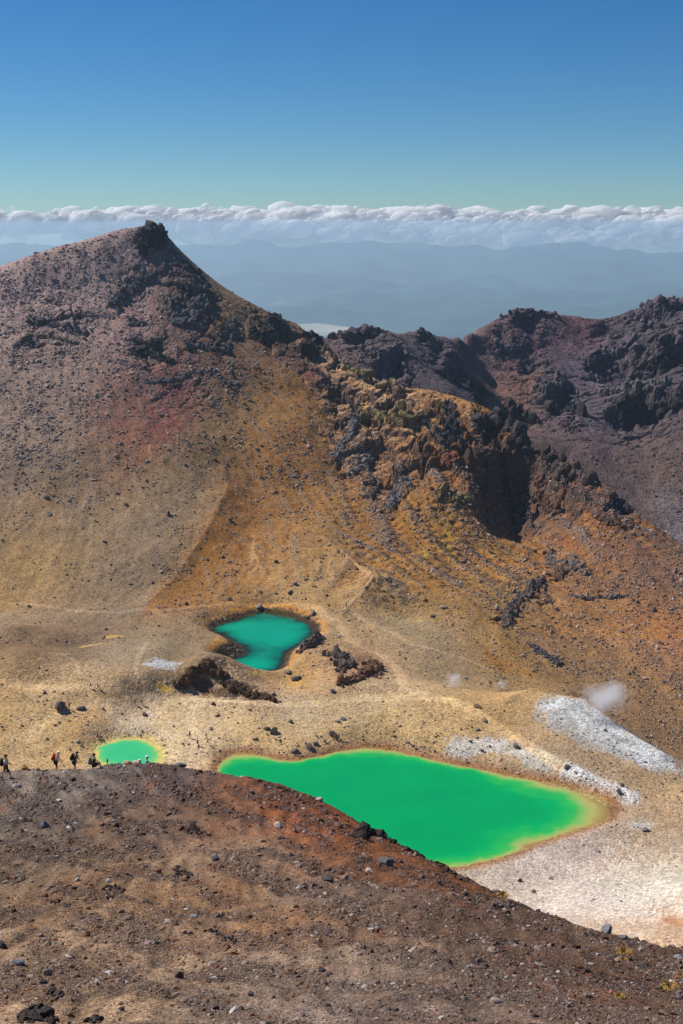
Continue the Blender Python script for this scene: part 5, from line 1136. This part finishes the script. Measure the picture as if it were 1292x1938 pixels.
person('walker in white shirt and dark shorts at the left edge of the slope', SA, 12, 1474, 'walk', RGT + .15, 'white', 'black', 'dark', 'black', 'black backpack on the walker at the left edge', sc=1.08)
person('walker in white shirt and white cap with red backpack', SA, 106, 1463, 'reach', RGT + .1, 'white', 'black', 'white', 'red', 'red backpack on the white capped walker', sc=1.05, at=beyond(106, 0.35))
person('walker in dark blue clothes leaning forward behind the red backpack', SA, 138, 1464, 'reach', RGT - .1, 'navy', 'navy', 'navy', 'dark', 'dark backpack on the leaning dark blue walker', sc=1.05, at=beyond(141, 0.35))
person('person in dark clothes sitting on the slope crest', SA, 178, 1458, 'sit', RGT + .3, 'dark', 'dark', 'hair', 'grey', 'grey backpack on the seated person in dark clothes', cap=False, sc=1.05)
person('person in blue shirt and white cap half hidden by the crest', SA, 276, 1455, 'sit', RGT + .2, 'blue', 'navy', 'white', sc=1.05, at=beyond(278, 0.75))
person('pale capped head behind the slabs on the crest', SA, 265, 1456, 'sit', RGT - .4, 'khaki', 'grey', 'white', sc=.95, at=beyond(264, 0.85))
person('tiny dark figure standing at the near shore of the pond', SB, 203, 1442, 'stand', .5, 'dark', 'dark', 'dark', at=np.r_[plane_hit(203, 1442, 1.0), .2])
for lb, px, py, kd, fc, a, b_, c_ in [
  ('tiny person in red beside the big grey boulder', 131, 1342, 'stand', .4, 'red', 'maroon', 'hair'), ('tiny person in pink sitting on the big grey boulder', 121, 1340, 'sit', 1.2, 'red', 'grey', 'hair'),
  ('tiny walker in dark red on the pale bench track', 255, 1334, 'walk', 1.4, 'maroon', 'dark', 'hair'), ('tiny second walker right of the dark red one', 268, 1334, 'walk', 1.4, 'khaki', 'dark', 'hair'),
  ('tiny person in black sitting left of the pond', 184, 1398, 'sit', -.6, 'black', 'dark', 'hair'), ('tiny person in brown sitting beside the one in black', 190, 1399, 'sit', -.6, 'maroon', 'dark', 'hair'),
  ('tiny dark figure standing between pond and emerald lake', 359, 1397, 'stand', 1.0, 'dark', 'dark', 'hair'), ('tiny figure in white on the pale bench', 390, 1399, 'stand', 1.0, 'white', 'khaki', 'white'), ('tiny figure in blue near the emerald lake tip', 393, 1411, 'walk', 2.0, 'blue', 'navy', 'hair'),
  ('tiny figure in red on the trail by the emerald lake tip', 374, 1413, 'walk', 3.0, 'red', 'dark', 'hair'), ('tiny dark figure below the red one on the trail', 376, 1422, 'walk', 3.0, 'dark', 'dark', 'hair'),
  ('tiny hiker in red resting on the bank above the emerald lake', 634, 1398, 'sit', 2.5, 'red', 'black', 'hair'), ('tiny hiker in black resting beside the red one', 641, 1399, 'sit', 2.5, 'black', 'black', 'hair'),
  ('tiny left walker of the pair on the far flats', 171, 1304, 'walk', -1.4, 'maroon', 'dark', 'hair'), ('tiny right walker of the pair on the far flats', 185, 1305, 'walk', -1.4, 'dark', 'dark', 'hair'),
  ('tiny lone walker where the tracks meet above the teal lake', 655, 1152, 'walk', .3, 'khaki', 'dark', 'hair')]:
    person(lb, SB, px, py, kd, fc, a, b_, c_, cap=False, group='far hikers', sc=1.1)

# ------------------------------------------------------------------ steam from the vents
def steam(label, px, py, size, dens, seed):
    h = SB.hit(px, py); me = np_mesh('steam', ico(3)[0], ico(3)[1])
    m = bpy.data.materials.new('steam'); m.use_nodes = True; nt = m.node_tree; nt.nodes.remove(nt.nodes['Principled BSDF']); N = nt.nodes.new; L = nt.links.new
    pv = N('ShaderNodeVolumePrincipled'); pv.inputs['Color'].default_value = (.98, .98, 1, 1); pv.inputs['Anisotropy'].default_value = 0.2
    tc = N('ShaderNodeTexCoord'); ln = N('ShaderNodeVectorMath'); ln.operation = 'LENGTH'; L(tc.outputs['Object'], ln.inputs[0])
    nz = N('ShaderNodeTexNoise'); nz.inputs['Scale'].default_value = 1.9; nz.inputs['Detail'].default_value = 4; mp = N('ShaderNodeMapping'); mp.inputs['Location'].default_value = (seed, seed * 2, 0); L(tc.outputs['Object'], mp.inputs[0]); L(mp.outputs[0], nz.inputs['Vector'])
    a = N('ShaderNodeMath'); a.operation = 'SUBTRACT'; L(nz.outputs[0], a.inputs[0]); k2 = N('ShaderNodeMath'); k2.operation = 'MULTIPLY'; L(ln.outputs['Value'], k2.inputs[0]); k2.inputs[1].default_value = 0.62; L(k2.outputs[0], a.inputs[1])
    r_ = N('ShaderNodeMapRange'); r_.inputs[1].default_value = 0.02; r_.inputs[2].default_value = 0.35; r_.inputs[3].default_value = 0; r_.inputs[4].default_value = dens; L(a.outputs[0], r_.inputs[0]); L(r_.outputs[0], pv.inputs['Density'])
    L(pv.outputs[0], nt.nodes['Material Output'].inputs['Volume'])
    o = link('steam', me, m); o.location = h + np.array([size[0] * .25, 0, size[2] * .75]); o.scale = size; o.rotation_euler = (0, -.25, 0)
    return tag(o, label, kind='stuff')
steam('white steam plume over the bleached vent bank', 1128, 1352, (9.0, 6.0, 6.0), 0.22, 3.0)
steam('faint steam wisp left in the gully', 852, 1298, (3.6, 3.0, 2.6), 0.28, 7.0)
steam('faintest steam wisp right in the gully', 945, 1304, (2.4, 2.0, 2.0), 0.25, 11.0)

# ------------------------------------------------------------------ straw tussocks on the lower right slope
ms, nt, b = new_mat('straw'); b.inputs['Roughness'].default_value = 0.9
at = nt.nodes.new('ShaderNodeAttribute'); at.attribute_name = 'col'; nt.links.new(at.outputs['Color'], b.inputs['Base Color'])
def tussock(label, px, py, r):
    h = SA.hit(px, py); m = math.hypot(h[1], HCAM - h[2]) / FPX * r; g = np.random.default_rng(int(px)); V, F, C = [], [], []
    for k in range(150):
        a = g.uniform(0, 6.28); q = g.uniform(0, 1) ** .5 * m * .6; p0 = np.array([q * math.cos(a), q * math.sin(a), -.02]); ln = m * g.uniform(.6, 1.2); out = np.array([math.cos(a), math.sin(a), 0]) * ln * g.uniform(.3, .9)
        w = np.array([-math.sin(a), math.cos(a), 0]) * m * .05; p1 = p0 + out * .5 + np.array([0, 0, ln * .55]); p2 = p0 + out + np.array([0, 0, ln * .45]); n = len(V)
        V += [p0 - w, p0 + w, p1 + w * .7, p1 - w * .7, p2]; F += [(n, n + 1, n + 2), (n, n + 2, n + 3), (n + 3, n + 2, n + 4)]; C += [lin((176, 140, 72)) * g.uniform(.6, 1.3)] * 5
    o = link('tussock', np_mesh('tussock', np.array(V), np.array(F), False, np.array(C)), ms); o.location = h
    tag(o, label, 'grass tuft', 'straw tussocks')
for lb, px, py, r in [('straw tussock just under the crest at lower right', 1182, 1806, 15), ('larger straw tussock at the lower right edge', 1268, 1873, 16), ('straw tussock at the extreme right edge', 1288, 1848, 12), ('small straw tussock left of the edge ones', 1172, 1888, 10), ('straw tussock on the crest above the white flat', 952, 1698, 13), ('flat straw tussock below the crest one', 1180, 1818, 8)]:
    tussock(lb, px, py, r)
